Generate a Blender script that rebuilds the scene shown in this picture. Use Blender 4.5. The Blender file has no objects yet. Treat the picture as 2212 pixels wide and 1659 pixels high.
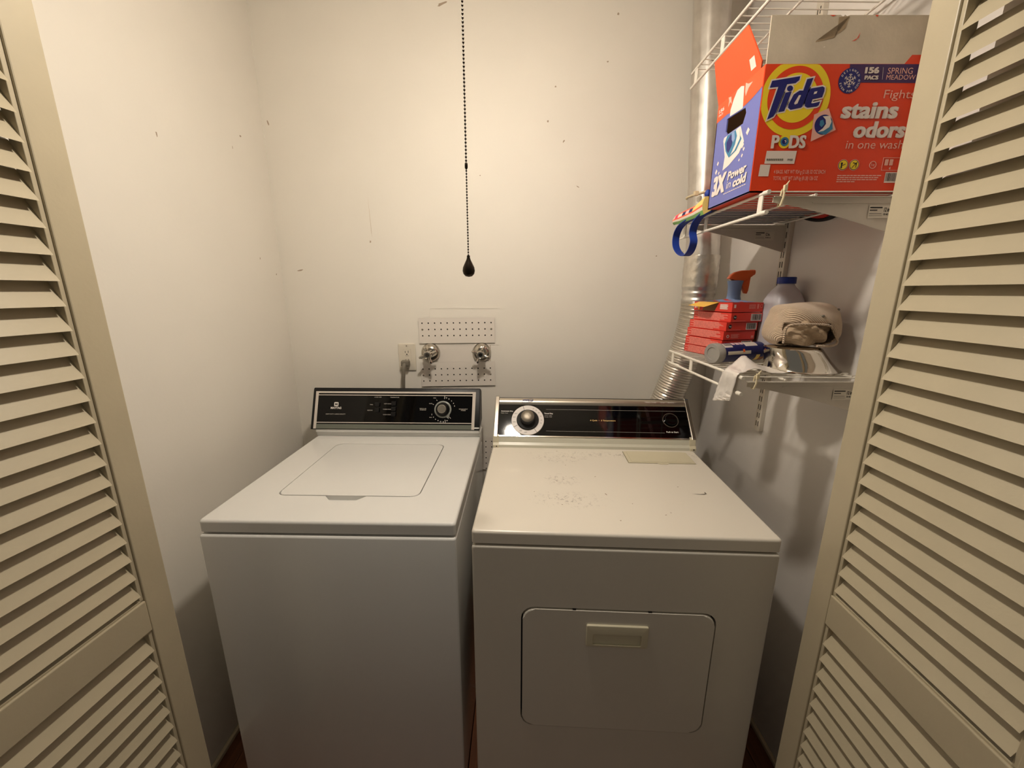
import bpy, bmesh, math, random
from mathutils import Vector, Matrix
random.seed(4)
S = bpy.context.scene
C = S.collection
PI = math.pi

# ------------------------------------------------------------------ camera
F_PX, PITCH, CAM_H = 848.3, 0.2316, 1.468
cd = bpy.data.cameras.new('camera'); cam = bpy.data.objects.new('camera', cd); C.objects.link(cam)
cd.sensor_fit = 'HORIZONTAL'; cd.sensor_width = 36.0; cd.lens = F_PX / 2212 * 36.0
cd.clip_start = 0.02
cam.location = (0, 0, CAM_H); cam.rotation_euler = (PI/2 - PITCH, 0, 0)
S.camera = cam

# ------------------------------------------------------------------ world, exposure
WORLD_COL, WORLD_STR = (1.0, 0.92, 0.78), 0.125
w = bpy.data.worlds.new('hallway_ambient'); S.world = w; w.use_nodes = True
w.node_tree.nodes['Background'].inputs[0].default_value = (*WORLD_COL, 1)
w.node_tree.nodes['Background'].inputs[1].default_value = WORLD_STR
BULB = (-0.09, 0.800, 2.228)          # the down-facing lamp that lights the closet
BULB_STR, BULB_COL = 520.0, (1.0, 0.895, 0.765)
S.view_settings.view_transform = 'Standard'; S.view_settings.look = 'None'
S.view_settings.gamma = 1.0; S.view_settings.use_curve_mapping = False
S.view_settings.exposure = 0.0

# room planes
XL, XR, YB, ZC = -0.9455, 0.8416, 1.673, 2.50

# ------------------------------------------------------------------ materials
def lin(c):
    return tuple(((v/255)/12.92 if v/255 <= .04045 else ((v/255+.055)/1.055)**2.4) for v in c)
MATS = {}
def mat(name, rgb, rough=.5, metal=0., var=0., vscale=8., bump=0., bscale=200., coat=0., emit=None, trans=0., ior=1.45, sheen=0., rvar=0.):
    if name in MATS: return MATS[name]
    m = bpy.data.materials.new(name); m.use_nodes = True
    nt = m.node_tree; b = nt.nodes['Principled BSDF']; L = nt.links
    col = lin(rgb)
    b.inputs['Base Color'].default_value = (*col, 1)
    b.inputs['Roughness'].default_value = rough; b.inputs['Metallic'].default_value = metal
    b.inputs['IOR'].default_value = ior
    b.inputs['Coat Weight'].default_value = coat; b.inputs['Coat Roughness'].default_value = .12
    b.inputs['Transmission Weight'].default_value = trans
    b.inputs['Sheen Weight'].default_value = sheen
    tc = nt.nodes.new('ShaderNodeTexCoord')
    if var or rvar:
        n = nt.nodes.new('ShaderNodeTexNoise'); n.inputs['Scale'].default_value = vscale; n.inputs['Detail'].default_value = 4
        L.new(tc.outputs['Object'], n.inputs['Vector'])
        if var:
            r = nt.nodes.new('ShaderNodeValToRGB')
            r.color_ramp.elements[0].position = .3; r.color_ramp.elements[1].position = .7
            r.color_ramp.elements[0].color = (*[v*(1-var) for v in col], 1)
            r.color_ramp.elements[1].color = (*[min(1, v*(1+var)) for v in col], 1)
            L.new(n.outputs['Fac'], r.inputs['Fac']); L.new(r.outputs['Color'], b.inputs['Base Color'])
        if rvar:
            mr = nt.nodes.new('ShaderNodeMapRange'); mr.inputs['To Min'].default_value = max(0.02, rough-rvar); mr.inputs['To Max'].default_value = rough+rvar
            L.new(n.outputs['Fac'], mr.inputs['Value']); L.new(mr.outputs['Result'], b.inputs['Roughness'])
    if bump:
        n2 = nt.nodes.new('ShaderNodeTexNoise'); n2.inputs['Scale'].default_value = bscale; n2.inputs['Detail'].default_value = 3
        L.new(tc.outputs['Object'], n2.inputs['Vector'])
        bp = nt.nodes.new('ShaderNodeBump'); bp.inputs['Strength'].default_value = bump; bp.inputs['Distance'].default_value = .002
        L.new(n2.outputs['Fac'], bp.inputs['Height']); L.new(bp.outputs['Normal'], b.inputs['Normal'])
    if emit:
        b.inputs['Emission Color'].default_value = (*emit[0], 1); b.inputs['Emission Strength'].default_value = emit[1]
    MATS[name] = m
    return m
def wave_bump(m, scale, strength, direction='Z', dist=.0015, rot=(0, 0, 0)):
    nt = m.node_tree; b = nt.nodes['Principled BSDF']
    tc = nt.nodes.new('ShaderNodeTexCoord'); mp = nt.nodes.new('ShaderNodeMapping'); mp.inputs['Rotation'].default_value = rot
    wv = nt.nodes.new('ShaderNodeTexWave'); wv.bands_direction = direction; wv.inputs['Scale'].default_value = scale; wv.inputs['Distortion'].default_value = .6
    bp = nt.nodes.new('ShaderNodeBump'); bp.inputs['Strength'].default_value = strength; bp.inputs['Distance'].default_value = dist
    nt.links.new(tc.outputs['Object'], mp.inputs['Vector']); nt.links.new(mp.outputs['Vector'], wv.inputs['Vector'])
    nt.links.new(wv.outputs['Fac'], bp.inputs['Height']); nt.links.new(bp.outputs['Normal'], b.inputs['Normal'])
    return m

M = dict(
 wall=mat('wall_paint', (226, 221, 211), .62, var=.02, vscale=3, bump=.12, bscale=90),
 wall_r=mat('wall_paint_gloss', (218, 213, 207), .30, var=.02, vscale=3, bump=.15, bscale=25),
 ceil=mat('ceiling_paint', (226, 222, 214), .7, bump=.1),
 scuff=mat('scuff_grey', (166, 150, 132), .8),
 base=mat('baseboard_paint', (200, 186, 160), .4),
 door=mat('louvre_door_paint', (186, 174, 147), .42, var=.03, vscale=14, bump=.1, bscale=120),
 enam=mat('white_enamel', (222, 221, 217), .22, var=.01, coat=.35, bump=.04, bscale=60),
 enam_d=mat('aged_enamel', (216, 210, 198), .3, var=.01, coat=.2, bump=.04, bscale=80),
 gap=mat('dark_gap', (16, 14, 12), .8),
 blackp=mat('black_plastic', (11, 10, 10), .42, bump=.05, ior=1.38),
 blackg=mat('black_glass_panel', (6, 5, 5), .06, ior=1.36),
 greyt=mat('console_trim_white', (205, 196, 186), .4),
 green=mat('grey_green_trim', (104, 108, 98), .35),
 chrome=mat('chrome', (205, 198, 188), .13, 1.0),
 brushed=mat('brushed_aluminium', (196, 188, 174), .3, 1.0),
 alu_dim=mat('dim_aluminium', (120, 112, 100), .42, .8),
 cream=mat('aged_cream_plastic', (210, 202, 176), .4, var=.03),
 strip=mat('console_base_enamel', (208, 206, 190), .3, var=.02),
 ink_w=mat('ink_white', (226, 220, 214), .6),
 ink_p=mat('ink_pale', (170, 164, 156), .6),
 ink_g=mat('ink_gold', (214, 178, 110), .5),
 ink_k=mat('ink_black', (22, 20, 20), .6),
 dialring=mat('dial_ring_white', (212, 204, 198), .4),
 dialskirt=mat('dial_skirt_grey', (150, 152, 146), .25, trans=.2),
 plate=mat('outlet_plate_plastic', (214, 206, 190), .35),
 cord=mat('grey_cord_rubber', (112, 106, 94), .55),
 peg=mat('painted_hardboard', (219, 212, 203), .5, bump=.1, bscale=80),
 valve=mat('valve_chrome', (190, 184, 174), .16, 1.0),
 duct=mat('galvanised_steel', (212, 208, 202), .36, 1.0, var=.10, vscale=26, rvar=.12),
 foilw=mat('duct_foil_tape', (216, 210, 200), .28, .9, var=.12, vscale=40, bump=.9, bscale=38),
 hose=mat('foil_hose', (214, 208, 198), .28, .9, var=.05, vscale=60, bump=.25, bscale=90),
 wirew=mat('white_vinyl_wire', (230, 224, 212), .4),
 steelw=mat('white_powder_steel', (206, 198, 184), .4),
 slot=mat('slot_dark', (42, 36, 30), .8),
 tie=mat('yellowed_zip_tie', (222, 208, 172), .45),
 bronze=mat('dark_bronze', (52, 44, 36), .3, .8),
 porc=mat('porcelain', (226, 222, 214), .25, coat=.3),
 bulb=mat('bulb_glow', (255, 240, 210), .4, emit=(BULB_COL, BULB_STR)),
 o_red=mat('carton_orange', (222, 60, 16), .45, bump=.05),
 o_red2=mat('carton_orange_flap', (232, 88, 44), .45, bump=.05),
 o_blue=mat('carton_periwinkle', (104, 110, 176), .45, bump=.05),
 o_pur=mat('carton_purple', (58, 26, 86), .45),
 o_yel=mat('carton_yellow', (236, 208, 40), .45),
 o_navy=mat('carton_navy', (14, 22, 104), .4),
 o_white=mat('carton_white', (226, 214, 206), .5),
 o_pink=mat('carton_pale_pink', (232, 176, 160), .5),
 o_teal=mat('carton_teal', (52, 120, 158), .45),
 card=mat('grey_cardboard', (200, 188, 168), .85, var=.10, vscale=14, bump=.2, bscale=120),
 card_dk=mat('dark_cardboard', (160, 140, 112), .85, var=.08, vscale=30),  # darker cardboard tone of the tear marks on the front flap
 inner=mat('cardboard_inside', (128, 102, 76), .9),
 s_red=mat('soap_box_red', (214, 56, 42), .4),
 s_print=mat('soap_box_pale_print', (226, 128, 116), .5, var=.14, vscale=220),
 s_yel=mat('soap_box_yellow_flap', (238, 186, 62), .45),
 brown=mat('brown_carton', (150, 104, 78), .8, var=.08, vscale=60),
 jug=mat('translucent_jug', (206, 204, 212), .38, trans=.15),
 capb=mat('cap_blue', (22, 44, 130), .35),
 spray_b=mat('spray_bottle_blue', (126, 152, 196), .35),
 spray_o=mat('spray_trigger_orange', (250, 112, 52), .38),
 knit=mat('beige_knit', (206, 182, 156), .85, var=.05, vscale=30, sheen=.2),
 knit_d=mat('beige_knit_lining', (190, 166, 138), .85, var=.08, vscale=30),
 steel=mat('polished_steel', (210, 204, 194), .10, 1.0, bump=.15, bscale=9),
 foil=mat('crumpled_foil', (236, 230, 224), .34, .35, bump=.6, bscale=55),
 can_b=mat('canister_navy', (22, 26, 86), .32),
 can_lid=mat('canister_clear_lid', (186, 182, 176), .22, trans=.45),
 t_coral=mat('tote_coral', (236, 98, 70), .7), t_white=mat('tote_white', (228, 216, 200), .7),
 t_green=mat('tote_green', (120, 164, 92), .7), t_navy=mat('tote_navy', (38, 42, 92), .7),
 t_pink=mat('tote_pink', (214, 60, 104), .7), t_yel=mat('tote_yellow', (226, 200, 116), .7), t_lil=mat('tote_lilac', (220, 186, 190), .7),
 strapb=mat('strap_blue', (20, 52, 140), .6), t_red=mat('tote_red_lining', (190, 44, 32), .6), t_black=mat('tote_black_edge', (20, 16, 18), .7),
)
wave_bump(M['knit'], 130, .8, 'DIAGONAL', .002)
wave_bump(M['knit_d'], 160, .5, 'DIAGONAL', .001, (0, .6, .4))
# dryer top: aged enamel with its own scuffed patches
def stained_enamel():
    m = mat('stained_enamel', (226, 219, 206), .32, coat=.15); nt = m.node_tree; L = nt.links; b = nt.nodes['Principled BSDF']
    tc = nt.nodes.new('ShaderNodeTexCoord')
    total = None
    for (cx, cy, rx, ry) in ((.235, .275, .075, .045), (.27, .155, .10, .05), (.24, .44, .12, .06), (.20, .16, .07, .05), (.5, .47, .5, .03)):
        mp = nt.nodes.new('ShaderNodeMapping'); mp.inputs['Location'].default_value = (-cx/rx, -cy/ry, 0); mp.inputs['Scale'].default_value = (1/rx, 1/ry, 0)
        g = nt.nodes.new('ShaderNodeTexGradient'); g.gradient_type = 'SPHERICAL'
        L.new(tc.outputs['Object'], mp.inputs['Vector']); L.new(mp.outputs['Vector'], g.inputs['Vector'])
        if total is None: total = g.outputs['Fac']
        else:
            a = nt.nodes.new('ShaderNodeMath'); a.operation = 'MAXIMUM'; L.new(total, a.inputs[0]); L.new(g.outputs['Fac'], a.inputs[1]); total = a.outputs[0]
    n = nt.nodes.new('ShaderNodeTexNoise'); n.inputs['Scale'].default_value = 95; n.inputs['Detail'].default_value = 8; n.inputs['Roughness'].default_value = .75
    L.new(tc.outputs['Object'], n.inputs['Vector'])
    mr = nt.nodes.new('ShaderNodeMapRange'); mr.inputs['From Min'].default_value = .53; mr.inputs['From Max'].default_value = .66
    L.new(n.outputs['Fac'], mr.inputs['Value'])
    mu = nt.nodes.new('ShaderNodeMath'); mu.operation = 'MULTIPLY'; L.new(total, mu.inputs[0]); L.new(mr.outputs['Result'], mu.inputs[1])
    mx = nt.nodes.new('ShaderNodeMix'); mx.data_type = 'RGBA'
    mx.inputs['A'].default_value = (*lin((226, 219, 206)), 1); mx.inputs['B'].default_value = (*lin((120, 108, 96)), 1)
    L.new(mu.outputs[0], mx.inputs['Factor']); L.new(mx.outputs['Result'], b.inputs['Base Color'])
    return m
M['stained'] = stained_enamel()
def wood():
    m = mat('dark_wood_planks', (104, 60, 36), .38, coat=.2); nt = m.node_tree; L = nt.links; b = nt.nodes['Principled BSDF']
    tc = nt.nodes.new('ShaderNodeTexCoord'); mp = nt.nodes.new('ShaderNodeMapping'); mp.inputs['Scale'].default_value = (30, 2.5, 30)
    n = nt.nodes.new('ShaderNodeTexNoise'); n.inputs['Scale'].default_value = 2.0; n.inputs['Detail'].default_value = 6; n.inputs['Distortion'].default_value = .8
    oi = nt.nodes.new('ShaderNodeObjectInfo'); ad = nt.nodes.new('ShaderNodeVectorMath'); ad.operation = 'ADD'
    L.new(tc.outputs['Object'], mp.inputs['Vector']); L.new(mp.outputs['Vector'], ad.inputs[0]); L.new(oi.outputs['Random'], ad.inputs[1]); L.new(ad.outputs[0], n.inputs['Vector'])
    r = nt.nodes.new('ShaderNodeValToRGB'); r.color_ramp.elements[0].color = (*lin((74, 40, 24)), 1); r.color_ramp.elements[1].color = (*lin((138, 84, 50)), 1)
    L.new(n.outputs['Fac'], r.inputs['Fac']); L.new(r.outputs['Color'], b.inputs['Base Color'])
    return m
M['wood'] = wood()

# ------------------------------------------------------------------ mesh helpers
def frame_from(o, u, v):
    o, u, v = Vector(o), Vector(u).normalized(), Vector(v).normalized(); n = u.cross(v)
    return Matrix(((u.x, v.x, n.x, o.x), (u.y, v.y, n.y, o.y), (u.z, v.z, n.z, o.z), (0, 0, 0, 1)))
I4 = Matrix.Identity(4)
def rrect(x0, x1, y0, y1, r, n=5):
    pts = []
    for (cx, cy, a0) in ((x1-r, y1-r, 0), (x0+r, y1-r, 90), (x0+r, y0+r, 180), (x1-r, y0+r, 270)):
        for k in range(n+1):
            a = math.radians(a0 + 90*k/n); pts.append((cx+r*math.cos(a), cy+r*math.sin(a)))
    return pts
def circ(cx, cy, r, n=24, ry=None):
    ry = r if ry is None else ry
    return [(cx+r*math.cos(2*PI*k/n), cy+ry*math.sin(2*PI*k/n)) for k in range(n)]
def offset_poly(pts, d):
    n = len(pts); area = sum(pts[i][0]*pts[(i+1) % n][1]-pts[(i+1) % n][0]*pts[i][1] for i in range(n))
    s = 1 if area > 0 else -1; out = []
    for i in range(n):
        p0, p1, p2 = Vector(pts[i-1]), Vector(pts[i]), Vector(pts[(i+1) % n])
        e1, e2 = (p1-p0).normalized(), (p2-p1).normalized()
        n1, n2 = Vector((e1.y, -e1.x))*s, Vector((e2.y, -e2.x))*s
        b = n1+n2
        if b.length < 1e-6: b = n1
        b = b.normalized(); k = d/max(.45, b.dot(n1)); q = p1+b*k; out.append((q.x, q.y))
    return out
class MB:
    def __init__(s): s.bm = bmesh.new(); s.flatbev = False
    def _fin(s, verts, faces, mi, T):
        if T is not None: bmesh.ops.transform(s.bm, matrix=T, verts=verts)
        for f in faces: f.material_index = mi
    def box(s, x0, x1, y0, y1, z0, z1, bev=0., mi=0, T=None, seg=2):
        b = bmesh.new(); bmesh.ops.create_cube(b, size=1)
        for v in b.verts: v.co = Vector(((x0+x1)/2+v.co.x*(x1-x0), (y0+y1)/2+v.co.y*(y1-y0), (z0+z1)/2+v.co.z*(z1-z0)))
        s.flatbev = s.flatbev or bool(bev)
        if bev: bmesh.ops.bevel(b, geom=b.edges[:], offset=bev, segments=seg, profile=.5, affect='EDGES')
        return s.merge(b, mi, T)
    def merge(s, b, mi=0, T=None, keep=False):
        if T is not None: bmesh.ops.transform(b, matrix=T, verts=b.verts[:])
        mp = {}
        for v in b.verts: mp[v] = s.bm.verts.new(v.co)
        for f in b.faces:
            try: g = s.bm.faces.new([mp[v] for v in f.verts])
            except ValueError: continue
            g.material_index = f.material_index if keep else mi
        b.free(); return s
    def tube(s, pts, r, n=8, mi=0, cap=True, closed=False, T=None):
        pts = [Vector(p) for p in pts]; N = len(pts); rr = r if hasattr(r, '__len__') else [r]*N
        b = bmesh.new(); rings = []; prev = None
        for i, p in enumerate(pts):
            if closed: t = (pts[(i+1) % N]-pts[i-1])
            else: t = (pts[min(i+1, N-1)]-pts[max(i-1, 0)])
            t = t.normalized()
            if prev is None:
                a = Vector((0, 0, 1)) if abs(t.z) < .9 else Vector((1, 0, 0)); u = t.cross(a).normalized()
            else:
                u = (prev-t*prev.dot(t)).normalized()
            prev = u; v = t.cross(u)
            rings.append([b.verts.new(p+(u*math.cos(2*PI*k/n)+v*math.sin(2*PI*k/n))*rr[i]) for k in range(n)])
        for i in range(N if closed else N-1):
            a, c = rings[i], rings[(i+1) % N]
            for k in range(n): b.faces.new((a[k], a[(k+1) % n], c[(k+1) % n], c[k]))
        if cap and not closed: b.faces.new(rings[0][::-1]); b.faces.new(rings[-1])
        return s.merge(b, mi, T)
    def lathe(s, prof, n=24, mi=0, T=None, cap=True):
        b = bmesh.new(); rings = []
        for (r, z) in prof:
            rings.append([b.verts.new((max(r, 1e-5)*math.cos(2*PI*k/n), max(r, 1e-5)*math.sin(2*PI*k/n), z)) for k in range(n)])
        for i in range(len(prof)-1):
            for k in range(n): b.faces.new((rings[i][k], rings[i][(k+1) % n], rings[i+1][(k+1) % n], rings[i+1][k]))
        if cap: b.faces.new(rings[0][::-1]); b.faces.new(rings[-1])
        return s.merge(b, mi, T)
    def prism(s, poly, t0, t1, mi=0, T=None, bev=0.):
        b = bmesh.new(); n = len(poly)
        area = sum(poly[i][0]*poly[(i+1) % n][1]-poly[(i+1) % n][0]*poly[i][1] for i in range(n))
        if area < 0: poly = poly[::-1]
        lo = [b.verts.new((x, y, t0)) for x, y in poly]; hi = [b.verts.new((x, y, t1)) for x, y in poly]
        b.faces.new(hi); b.faces.new(lo[::-1])
        for i in range(n): b.faces.new((lo[i], lo[(i+1) % n], hi[(i+1) % n], hi[i]))
        s.flatbev = s.flatbev or bool(bev)
        if bev: bmesh.ops.bevel(b, geom=[e for e in b.edges if abs(e.verts[0].co.z-e.verts[1].co.z) < 1e-7], offset=bev, segments=2, profile=.5, affect='EDGES')
        return s.merge(b, mi, T)
    def flat(s, poly, h, mi=0, T=None):
        b = bmesh.new(); n = len(poly)
        area = sum(poly[i][0]*poly[(i+1) % n][1]-poly[(i+1) % n][0]*poly[i][1] for i in range(n))
        if area < 0: poly = poly[::-1]
        b.faces.new([b.verts.new((x, y, h)) for x, y in poly]); return s.merge(b, mi, T)
    def plate(s, outer, holes, t0, t1, mi=0, T=None, bev=0.):
        """A flat plate with holes; its outer upper edge is rounded by bev."""
        b = bmesh.new(); es = []; n = len(outer); K = 5 if bev else 0
        if sum(outer[i][0]*outer[(i+1) % n][1]-outer[(i+1) % n][0]*outer[i][1] for i in range(n)) < 0: outer = outer[::-1]
        loops = [[b.verts.new((x, y, t1)) for x, y in (offset_poly(outer, -bev) if bev else outer)]]
        for h in holes: loops.append([b.verts.new((x, y, t1)) for x, y in h])
        for vs in loops: es += [b.edges.new((vs[i], vs[(i+1) % len(vs)])) for i in range(len(vs))]
        bmesh.ops.triangle_fill(b, use_beauty=True, edges=es)
        for f in b.faces:
            f.normal_update()
            if f.normal.z < 0: f.normal_flip()
        rim = [loops[0]]
        for k in range(1, K+1):
            a = PI/2*k/K; rim.append([b.verts.new((x, y, t1-bev*(1-math.cos(a)))) for x, y in offset_poly(outer, -bev*(1-math.sin(a)))])
        rim.append([b.verts.new((x, y, t0)) for x, y in outer])
        for u, w_ in zip(rim[:-1], rim[1:]):
            for i in range(n): b.faces.new((u[i], w_[i], w_[(i+1) % n], u[(i+1) % n]))
        back = [rim[-1]]
        for vs in loops[1:]:
            lo = [b.verts.new((v.co.x, v.co.y, t0)) for v in vs]; m = len(vs); back.append(lo)
            for i in range(m):
                f = b.faces.new((vs[i], vs[(i+1) % m], lo[(i+1) % m], lo[i]))
        es = []
        for vs in back:
            for i in range(len(vs)):
                e = b.edges.get((vs[i], vs[(i+1) % len(vs)])); es.append(e)
        r = bmesh.ops.triangle_fill(b, use_beauty=True, edges=es)
        bmesh.ops.recalc_face_normals(b, faces=b.faces[:])
        return s.merge(b, mi, T)
    def ball(s, c, r, mi=0, sub=1, sc=(1, 1, 1)):
        b = bmesh.new(); bmesh.ops.create_icosphere(b, subdivisions=sub, radius=1)
        for v in b.verts: v.co = Vector((c[0]+v.co.x*r*sc[0], c[1]+v.co.y*r*sc[1], c[2]+v.co.z*r*sc[2]))
        return s.merge(b, mi)
    def text(s, body, x, y, w=None, h=None, mi=0, T=I4, lift=.0006, bold=0., shear=0., align='LEFT', rot=0., fat=0.):
        if fat:
            q_ = 0
            for ddx in (-fat, -fat/2, 0, fat/2, fat):
                for ddy in (-fat*.35, 0, fat*.35): q_ += 1; s.text(body, x+ddx+fat, y+ddy+fat*.35, w-2*fat if w else None, h-.7*fat if h else None, mi, T, lift+q_*.00005, bold, shear, align, rot)
            return s
        cu = bpy.data.curves.new('t', 'FONT'); cu.body = body; cu.offset = bold; cu.shear = shear; cu.resolution_u = 3; cu.fill_mode = 'FRONT'
        ob = bpy.data.objects.new('t', cu); me = bpy.data.meshes.new_from_object(ob)
        b = bmesh.new(); b.from_mesh(me); bpy.data.objects.remove(ob); bpy.data.curves.remove(cu); bpy.data.meshes.remove(me)
        if not b.verts: b.free(); return s
        xs = [v.co.x for v in b.verts]; ys = [v.co.y for v in b.verts]; W, H = max(xs)-min(xs), max(ys)-min(ys)
        sy = h/H if h else None; sx = w/W if w else None
        if sx is None: sx = sy
        if sy is None: sy = sx
        ox = {'LEFT': 0, 'CENTER': -.5, 'RIGHT': -1}[align]*W*sx
        R = Matrix.Rotation(rot, 2)
        for v in b.verts:
            q = R @ Vector((ox+(v.co.x-min(xs))*sx, (v.co.y-min(ys))*sy)); v.co = Vector((x+q.x, y+q.y, lift))
        return s.merge(b, mi, T)
    def build(s, name, mats, parent=None, smooth=30, M4=None, wn=False):
        if M4 is not None: bmesh.ops.transform(s.bm, matrix=M4, verts=s.bm.verts[:])
        me = bpy.data.meshes.new(name); s.bm.to_mesh(me); s.bm.free()
        for m in (mats if isinstance(mats, (list, tuple)) else [mats]): me.materials.append(M[m] if isinstance(m, str) else m)
        if smooth == 30 and s.flatbev: smooth = 14
        if smooth:
            me.polygons.foreach_set('use_smooth', [True]*len(me.polygons)); me.set_sharp_from_angle(angle=math.radians(smooth))
        ob = bpy.data.objects.new(name, me); C.objects.link(ob)
        if parent is not None: ob.parent = parent
        return ob
def tag(o, label=None, cat=None, group=None, kind=None):
    if label: o['label'] = label
    if cat: o['category'] = cat
    if group: o['group'] = group
    if kind: o['kind'] = kind
    return o
class Thing:
    """An Empty at the thing's base; parts are given in world coordinates (or in the thing's own frame when local)."""
    def __init__(s, name, label, cat, base=(0, 0, 0), rz=0., group=None, local=False, kind=None):
        s.o = bpy.data.objects.new(name, None); C.objects.link(s.o); s.o.empty_display_size = .05
        s.o.location = base; s.o.rotation_euler = (0, 0, rz); tag(s.o, label, cat, group, kind)
        s.inv = None if local else (Matrix.Translation(base) @ Matrix.Rotation(rz, 4, 'Z')).inverted()
    def part(s, name, mb, mats, smooth=30, label=None, kind=None, under=None):
        o = mb.build(name, mats, under or s.o, smooth, s.inv)
        return tag(o, label, kind=kind)
    def copy_part(s, ob, name, loc):
        c = ob.copy(); C.objects.link(c); c.name = name; c.parent = ob.parent; c.location = loc; return c
def single(name, mb, mats, label, cat, base, group=None, smooth=30, kind=None):
    o = mb.build(name, mats, None, smooth, Matrix.Translation(base).inverted()); o.location = base
    return tag(o, label, cat, group, kind)
def structure(name, mb, mats, parent=None, smooth=30):
    o = mb.build(name, mats, parent, smooth)
    if parent is None: o['kind'] = 'structure'
    return o

# ------------------------------------------------------------------ the closet shell
def blob(cx, cy, L, Wd, ang, n=9, seed=0):
    rnd = random.Random(seed); pts = []
    for k in range(n):
        a = 2*PI*k/n; r = 1+rnd.uniform(-.3, .3)
        x, y = L*.40*math.cos(a)*r, Wd*.42*math.sin(a)*r
        pts.append((cx+x*math.cos(ang)-y*math.sin(ang), cy+x*math.sin(ang)+y*math.cos(ang)))
    return pts
fl = structure('floor', MB().box(-1.3, 1.3, -.8, YB+.05, -.06, -.012), 'gap')
pk = None; k = 0
x = -1.3
while x < 1.28:
    ys = [-.8, .12+.5*((k*37) % 7)/7, 1.05+.35*((k*53) % 5)/5, YB+.02]
    for a, b in zip(ys[:-1], ys[1:]):
        MB().box(x+.0008, x+.0822, a+.0008, b-.0008, -.012, 0, .0012).build('plank', 'wood', fl)
    x += .083; k += 1
wb = structure('wall_back', MB().box(XL-.1, XR+.1, YB, YB+.1, 0, ZC), 'wall')
TB = frame_from((0, YB, 0), (1, 0, 0), (0, 0, 1))      # u = x, v = z, outwards normal -y
for i, (cx, cz, L, Wd, a) in enumerate([(-.923, 2.088, .022, .007, 1.8), (-.867, 1.552, .034, .006, .15), (.351, 2.288, .007, .007, 0), (.162, 2.208, .009, .007, .8),
        (.135, 2.094, .011, .008, 1.2), (.198, 2.026, .012, .006, 1), (.257, 1.867, .016, .004, -.6), (-.124, 1.907, .007, .005, 0), (-.571, 1.663, .008, .011, 0),
        (-.249, 2.4657, .05, .01, .35), (.587, 1.608, .007, .006, 0), (.693, 1.622, .01, .005, 1.4), (.38, 2.435, .011, .009, .4)]):
    MB().flat(blob(cx, cz, L, Wd, a, seed=i), .0004, 0, TB).build('scuff_mark', 'scuff', wb)
MB().flat(blob(-.565, 1.745, .19, .0022, 1.6, seed=77), .0004, 0, TB).build('scuff_mark', 'card', wb)
MB().plate(rrect(-.352, -.05, 1.245, 1.405, .004), [rrect(-.345, -.058, 1.252, 1.398, .004)], 0, .0012, 0, TB).build('wall_patch', 'wall', wb)
MB().flat([(-.368, 1.25), (-.0935, 1.25), (-.0935, 1.17), (-.368, 1.17)], .0006, 0, TB).build('patch_infill', 'peg', wb)
MB().flat([(-.094, 1.25), (-.0915, 1.25), (-.0925, 1.17), (-.0945, 1.17)], .0009, 0, TB).build('patch_crack', 'scuff', wb)
wl = structure('wall_left', MB().box(XL-.1, XL, .60, YB, 0, ZC), 'wall')
TLw = frame_from((XL, 0, 0), (0, 1, 0), (0, 0, 1))
for i, (cy, cz, L, Wd, a) in enumerate([(1.169, 1.875, .014, .006, 1.7), (1.528, 1.994, .012, .008, .5), (1.476, 1.9425, .012, .004, 1.5), (1.543, 1.589, .012, .005, 1.2), (1.6345, 1.534, .012, .007, .9)]):
    MB().flat(blob(cy, cz, L, Wd, a, seed=40+i), .0004, 0, TLw).build('scuff_mark', 'scuff', wl)
structure('wall_right', MB().box(XR, XR+.1, .60, YB, 0, ZC), 'wall_r')
fw = structure('wall_front', MB().box(XL-.1, -.815, .60, .70, 0, ZC).box(.735, XR+.1, .60, .70, 0, ZC).box(-.815, .735, .60, .70, 2.06, ZC), 'wall')
structure('ceiling', MB().box(XL-.1, XR+.1, .60, YB+.1, ZC, ZC+.08), 'ceil')
structure('baseboard_left', MB().box(XL, XL+.012, .70, YB, 0, .016, .003), 'base')
structure('baseboard_back', MB().box(XL+.012, XR, YB-.012, YB, 0, .016, .003), 'base')
structure('baseboard_right', MB().box(XR-.012, XR, .70, YB-.012, 0, .016, .003), 'base')

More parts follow.
